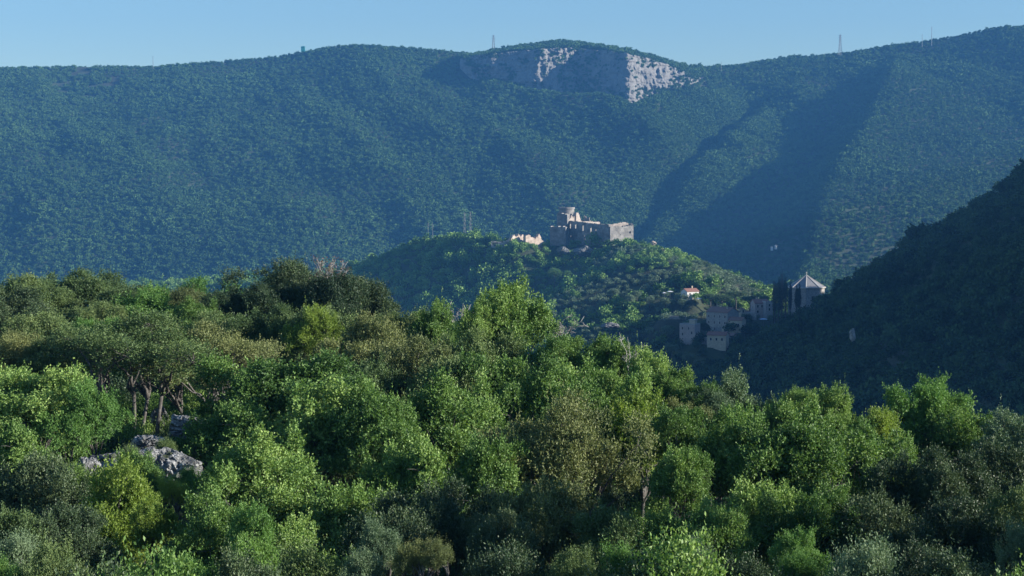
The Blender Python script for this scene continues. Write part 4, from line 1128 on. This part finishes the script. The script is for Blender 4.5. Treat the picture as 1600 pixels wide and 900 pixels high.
# ---------------------------------------------------------------- pylons and masts
def pylon(px, py_top, py_base, Y, label, wid=2.4, arms=3, mast=False, name='power_pylon', cat='pylon', th=.16):
    x, y, zt_ = P(px, py_top, Y); zb_ = P(px, py_base, Y)[2]
    hh = zt_ - zb_
    o = thing(name, (x, y, zb_), .25, label, cat)
    mb = MB()
    if mast:
        mb.tube([(0, 0, -6), (0, 0, hh)], [th * 1.6, th], 6)
        mb.build('pole', M['steel'], o)
        mb = MB()
        for k in range(arms): mb.box((0, 0, hh * (.93 - .1 * k)), (wid, th, th))
        mb.build('crossarm', M['steel'], o)
        return o
    n = 7
    def ring(t): r_ = wid * (1 - .82 * t ** .8); return [(sx * r_, sy * r_, -5 + (hh + 5) * t) for sx, sy in ((-1, -1), (1, -1), (1, 1), (-1, 1))]
    for c_ in range(4): mb.tube([ring(0)[c_], ring(.5)[c_], ring(1)[c_]], [th, th * .9, th * .6], 4)
    for k in range(n):
        a, b_ = ring(k / n), ring((k + 1) / n)
        for c_ in range(4):
            mb.tube([a[c_], b_[(c_ + 1) % 4]], [th * .5] * 2, 3); mb.tube([a[(c_ + 1) % 4], b_[c_]], [th * .5] * 2, 3)
    mb.build('lattice', M['steel'], o)
    for k in range(arms):
        mb = MB(); zz_ = hh * (.95 - .13 * k); L = wid * (1.1 + .25 * (k % 2))
        mb.tube([(-L, 0, zz_), (0, 0, zz_ + .5), (L, 0, zz_)], [th * .6] * 3, 4); mb.tube([(-L, 0, zz_), (L, 0, zz_)], [th * .6] * 2, 4)
        mb.build('crossarm', M['steel'], o)
    return o
pylon(771, 55, 80, 2990, 'steel pylon on the mountain ridge left of the cliff', 3.0, th=.28)
pylon(1313, 54, 82, 2960, 'steel pylon on the ridge at the right shoulder of the mountain', 3.0, th=.28)
pylon(1456, 42, 66, 2960, 'tall thin mast on the ridge at the upper right', 2.2, 2, True, 'radio_mast', 'mast', .38)
pylon(1441, 54, 68, 2960, 'short post on the ridge left of the tall thin mast', 2.0, 1, True, 'radio_mast', 'mast', .34)
pylon(239, 87, 102, 2990, 'thin post on the ridge at the upper left', 1.6, 1, True, 'radio_mast', 'mast', .3)
pylon(1127, 96, 106, 2980, 'short post on the ridge above the dip of the mountain', 1.6, 1, True, 'radio_mast', 'mast', .3)
pylon(726, 332, 372, 1262, 'left one of the two slim pylons on the castle hill crest', 1.3, th=.10)
pylon(735, 331, 372, 1250, 'right one of the two slim pylons on the castle hill crest', 1.3, th=.10)
pylon(616, 394, 428, 1300, 'left one of two wooden poles at the left foot of the castle hill', 1.2, 2, True, 'power_pole', 'pole', .16)
pylon(624, 396, 428, 1300, 'right one of two wooden poles at the left foot of the castle hill', 1.2, 2, True, 'power_pole', 'pole', .16)
pylon(669, 348, 378, 1400, 'left post of the pale pair behind the castle hill crest', 2.0, 2, True, 'power_pole', 'pole', .15)
pylon(676, 349, 378, 1400, 'right post of the pale pair behind the castle hill crest', 2.0, 2, True, 'power_pole', 'pole', .15)

# ---------------------------------------------------------------- single trees around the village
def small_crown(name, seed, lobes, n_s, leaf, mat):
    rs = np.random.default_rng(seed)
    return leaves_mesh(name, crown_verts(rs, np.array(lobes), n_s, leaf, 2, .6, .3, .2, .6), mat)
def ftree(name, px, py_top, Y, w_, h_, kind, mat, label, seed, cat='tree', group=None):
    x, y, zt_ = P(px, py_top, Y)
    rs = np.random.default_rng(seed)
    o = thing(name, (x, y, zt_ - h_), 0, label, cat, group)
    if kind == 'cypress':
        lb = []
        for i in range(26):
            t = i / 25; r_ = w_ * (math.sin(math.pi * min(1, t * .8 + .12)) ** .8) * (.75 + .25 * rs.random()) * (1 - .55 * max(0, t - .6) / .4)
            lb.append((rs.normal() * w_ * .18, rs.normal() * w_ * .18, h_ * (.05 + .93 * t) - .3, max(.22, r_ * .8), 1.9))
        lb = np.array(lb); lb[-1, 2] = h_ - .5; lb[-1, 3] = .3
        n_s, leaf, tr = 3000, .36, (.25, h_ * .85)
    elif kind == 'pine':
        lb = np.array([(math.cos(a) * w_ * q, math.sin(a) * w_ * q, h_ * .86 - .10 * h_ * q * q + rs.normal() * .25, w_ * .30, .55) for a, q in zip(rs.random(26) * 6.28, rs.random(26) ** .5 * .8)])
        n_s, leaf, tr = 3600, .38, (.35, h_ * .8)
    else:
        lb = np.array([(*(unit(rs.normal(size=(1, 3)))[0] * np.array([w_, w_, h_ * .3]) * .6 + [0, 0, h_ * .62]), w_ * (.32 + .2 * rs.random()), .9) for i in range(14)])
        n_s, leaf, tr = 2600, .36, (.3, h_ * .6)
    v = crown_verts(rs, lb, n_s, leaf, 2, .6, .3, .2, .6)
    link('crown', leaves_mesh(name + '_crown', v, M[mat]), o)
    mb = MB(); mb.tube([(0, 0, -6), (0.1, 0, tr[1] * .5), (0, 0, tr[1])], [tr[0] * 1.4, tr[0], tr[0] * .4], 7)
    if kind != 'cypress':
        for q in lb[::3]: mb.tube([(0, 0, tr[1] * .55), tuple((q[:3] + [0, 0, tr[1] * .55]) / 2 * np.array([.9, .9, 1])), tuple(q[:3])], [tr[0] * .5, tr[0] * .35, .05], 5)
    mb.build('trunk', M['bark'], o, True)
CY = 'cypresses beside the church'
for i, (px, py, w_, h_, mt, lab) in enumerate([
    (1211, 436, 2.0, 19, 'cypress', 'dark cypress at the left end of the row beside the church'),
    (1217, 433, 1.9, 20, 'cypress', 'dark cypress second from the left in the row beside the church'),
    (1222, 424, 1.9, 24, 'cypress_dry', 'tallest cypress with a dry reddish top beside the church'),
    (1228, 430, 1.9, 21, 'cypress', 'dark cypress right of the tallest one with the dry top'),
    (1235, 438, 1.1, 17, 'cypress', 'slimmer cypress at the right end of the row touching the church roof'),
    (1245, 446, 1.0, 13, 'cypress', 'slim cypress standing before the left wall of the church'),
    (1249, 444, 1.0, 14, 'cypress', 'slim cypress standing before the middle of the church wall')]):
    ftree('cypress', px, py, 976 - i % 2 * 3, w_, h_, 'cypress', mt, lab, 200 + i, 'tree', CY)
for i, (px, py, Y, w_, h_, mt, lab) in enumerate([
    (1128, 462, 1015, 7.5, 9, 'pine', 'broad stone pine above the tall stone house'),
    (1150, 456, 1020, 6.5, 9.5, 'pine', 'stone pine behind the narrow cream chapel tower'),
    (1172, 463, 1010, 5.5, 8.5, 'pine', 'stone pine at the right end above the pinkish house'),
    (1110, 460, 1030, 5.0, 8, 'pine', 'small stone pine right of the sunlit white house')]):
    ftree('stone_pine', px, py, Y, w_, h_, 'pine', mt, lab, 220 + i, 'tree', 'stone pines above the village')
OL = [(960, 452, 1060, 3.6, 'olive_tree', 'pale olive tree on the slope below the castle left of the white house'),
      (995, 455, 1050, 3.2, 'olive_tree', 'pale round olive tree left of the parasols'), (1015, 464, 1040, 3.0, 'olive_tree', 'olive tree below the parasols'),
      (1040, 466, 1035, 3.6, 'olive_tree', 'wide olive tree below and left of the white house'), (1065, 468, 1030, 3.0, 'olive_tree', 'olive tree directly below the white house'),
      (985, 462, 1045, 3.4, 'olive_tree', 'bright olive tree at the left end of the terrace'), (1043, 510, 985, 3.8, 'olive_tree', 'leaning pale olive tree left of the faded pink house'),
      (968, 428, 1110, 3.4, 'olive_tree', 'greyish olive tree on the slope under the castle rocks'), (1022, 412, 1110, 3.4, 'olive_tree', 'first round grey olive tree on the sunlit flank of the hill'),
      (1035, 413, 1105, 3.6, 'olive_tree', 'second round grey olive tree on the sunlit flank of the hill'), (1050, 425, 1090, 4.4, 'dark', 'dark round tree on the sunlit flank among grey olives'),
      (1085, 428, 1080, 6.5, 'fresh', 'bright green spreading tree above the white house'), (1065, 405, 1100, 6.0, 'fresh', 'bright green tree on the crest of the sunlit flank'),
      (1000, 395, 1125, 5.5, 'fresh', 'large green tree on the crest right of the castle'), (985, 383, 1150, 4.5, 'hill', 'green tree under the right corner of the castle'),
      (1194, 462, 1010, 2.8, 'silver', 'pale green tree behind the pinkish house'), (1100, 506, 965, 3.2, 'dark', 'dark tree between the faded pink and the tall stone house'),
      (1168, 492, 985, 3.4, 'dark', 'dark tree between the chapel tower and the pinkish house'), (1050, 536, 930, 4.0, 'olive_tree', 'pale olive tree at the foot of the slope below the pink house'),
      (866, 420, 1120, 5, 'hill', 'half lit tree on the shaded slope under the castle'), (888, 424, 1115, 4, 'hill', 'second half lit tree on the shaded slope under the castle'),
      (618, 412, 1290, 5, 'olive_tree', 'pale tree at the foot of the two wooden poles'), (748, 372, 1240, 5.0, 'hill', 'green tree on the crest right of the two slim pylons'),
      (700, 374, 1250, 5.5, 'hill', 'broad green tree on the crest left of the two slim pylons'), (1075, 552, 905, 3.6, 'olive_tree', 'pale olive tree low in the valley under the faded pink house'),
      (1030, 548, 915, 3.2, 'olive_tree', 'small pale olive tree low in the valley left of the houses')]
for i, (px, py, Y, w_, mt, lab) in enumerate(OL):
    ftree('olive_tree' if mt == 'olive_tree' else 'tree', px, py, Y, w_, w_ * 1.7, 'round', mt, lab, 240 + i, 'tree')

# ---------------------------------------------------------------- woodland of the castle hill, valley and right hill
x, y = pts_grid(-560, 620, 700, 1660, 6.0)
k = frustum(x, y, .48); x, y = x[k], y[k]; z = H(x, y)
dr, _, _, _ = polyline(x, y, CREST)
isr = (-103.7 + 0.6 * x - 0.0517 * y > z - 30) & (y < 985) & (x > 60)
k = (z > -140) & ~isr & ((dr < 330) | (z > -120))
xs_, ys_ = rng.uniform(-25, 30, 150), rng.uniform(1150, 1182, 150)
x = np.concatenate([x, xs_]); y = np.concatenate([y, ys_]); z = np.concatenate([z, H(xs_, ys_) - 1.2]); k = np.concatenate([k, np.ones(150, bool)])
for (a, b_, r_) in CLEAR: k &= np.hypot(x - a, y - b_) > r_
k &= ~((fbm(x / 28, y / 28, 3, 95) > .50) & (x > 30))
x, y, z = x[k], y[k], z[k]; n = len(x)
ol = (fbm(x / 32 + 5, y / 20, 3, 96) > .02) & (x > 25) & (x < 175) & (y < 1150) & (y > 930)
xo, yo, zo = x[ol], y[ol], z[ol]; so = vary(len(xo), 2.2, 3.6)
oo = scatter('olive_grove', np.stack([xo, yo, zo - .3], 1), np.stack([so, so, so * vary(len(xo), .8, 1.1)], 1), np.stack([0 * so, 0 * so, vary(len(xo), 0, 6.28)], 1), [clump_mesh('grove_tree_%s' % c, 85 + i, 1.0, 9, 330, .2, M['olive_tree'], .7, 1, .85, .4, .04) for i, c in enumerate('ab')])
tag(oo, 'greyish olive groves on the right flank of the castle hill', 'olive grove', None, 'stuff')
x, y, z = x[~ol], y[~ol], z[~ol]; n = len(x)
s = vary(n, 2.2, 4.8) * (1 + .5 * fbm(x / 35, y / 35, 3, 91)) * np.where(rng.random(n) < .12, 1.45, 1)
terr = smooth(-.2, .5, fbm(x / 50, y / 50, 3, 92)) * (x < 60) * (y < 1170)
s = s * (1 - .45 * terr)
o = scatter('castle_hill_woodland', np.stack([x, y, z - .3], 1), np.stack([s, s, s * vary(n, .75, 1.3)], 1), np.stack([vary(n, -.15, .15), vary(n, -.15, .15), vary(n, 0, 6.28)], 1), HILLM)
tag(o, 'mixed woodland and bushes covering the castle hill', 'woodland', None, 'stuff')
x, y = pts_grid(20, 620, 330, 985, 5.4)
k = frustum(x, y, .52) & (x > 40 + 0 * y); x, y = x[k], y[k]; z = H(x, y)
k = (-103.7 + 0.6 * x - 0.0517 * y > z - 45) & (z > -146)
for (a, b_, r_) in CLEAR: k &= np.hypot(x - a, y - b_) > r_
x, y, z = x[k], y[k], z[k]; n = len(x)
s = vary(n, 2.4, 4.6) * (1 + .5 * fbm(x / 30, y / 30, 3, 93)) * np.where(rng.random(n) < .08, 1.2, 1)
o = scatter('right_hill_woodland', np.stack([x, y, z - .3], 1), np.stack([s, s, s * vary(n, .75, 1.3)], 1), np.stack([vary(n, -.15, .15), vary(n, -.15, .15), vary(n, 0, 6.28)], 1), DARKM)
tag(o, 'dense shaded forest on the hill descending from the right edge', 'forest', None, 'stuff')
# sparse cover on the near slope and the valley floor
x, y = pts_grid(-420, 420, 70, 760, 8.0)
k = frustum(x, y, .5) & (y > 210); x, y = x[k], y[k]; z = H(x, y)
k = z < -0.14 * y - 12; x, y, z = x[k], y[k], z[k]
n = len(x); s = vary(n, 3, 5)
o = scatter('valley_woodland', np.stack([x, y, z - .4], 1), np.stack([s, s, s], 1), np.stack([0 * s, 0 * s, vary(n, 0, 6.28)], 1), HILLM)
tag(o, 'woodland down in the valley below the near slope', 'woodland', None, 'stuff')

# ---------------------------------------------------------------- haze
mb = MB()
mb.box((0, 1300, 75), (4600, 4200, 540))
hz = mb.build('haze', None or M['canvas'])
hz.data.materials.clear()
hm = bpy.data.materials.new('haze'); hm.use_nodes = True
hn = hm.node_tree; hn.nodes.clear()
ho = hn.nodes.new('ShaderNodeOutputMaterial'); hv = hn.nodes.new('ShaderNodeVolumePrincipled')
hv.inputs['Color'].default_value = (*HAZE_COLOR, 1)
hv.inputs['Density'].default_value = HAZE_DENSITY
hv.inputs['Anisotropy'].default_value = 0.0
hn.links.new(hv.outputs[0], ho.inputs['Volume'])
hz.data.materials.append(hm)
tag(hz, None, None, None, 'stuff')
hz.display_type = 'WIRE'
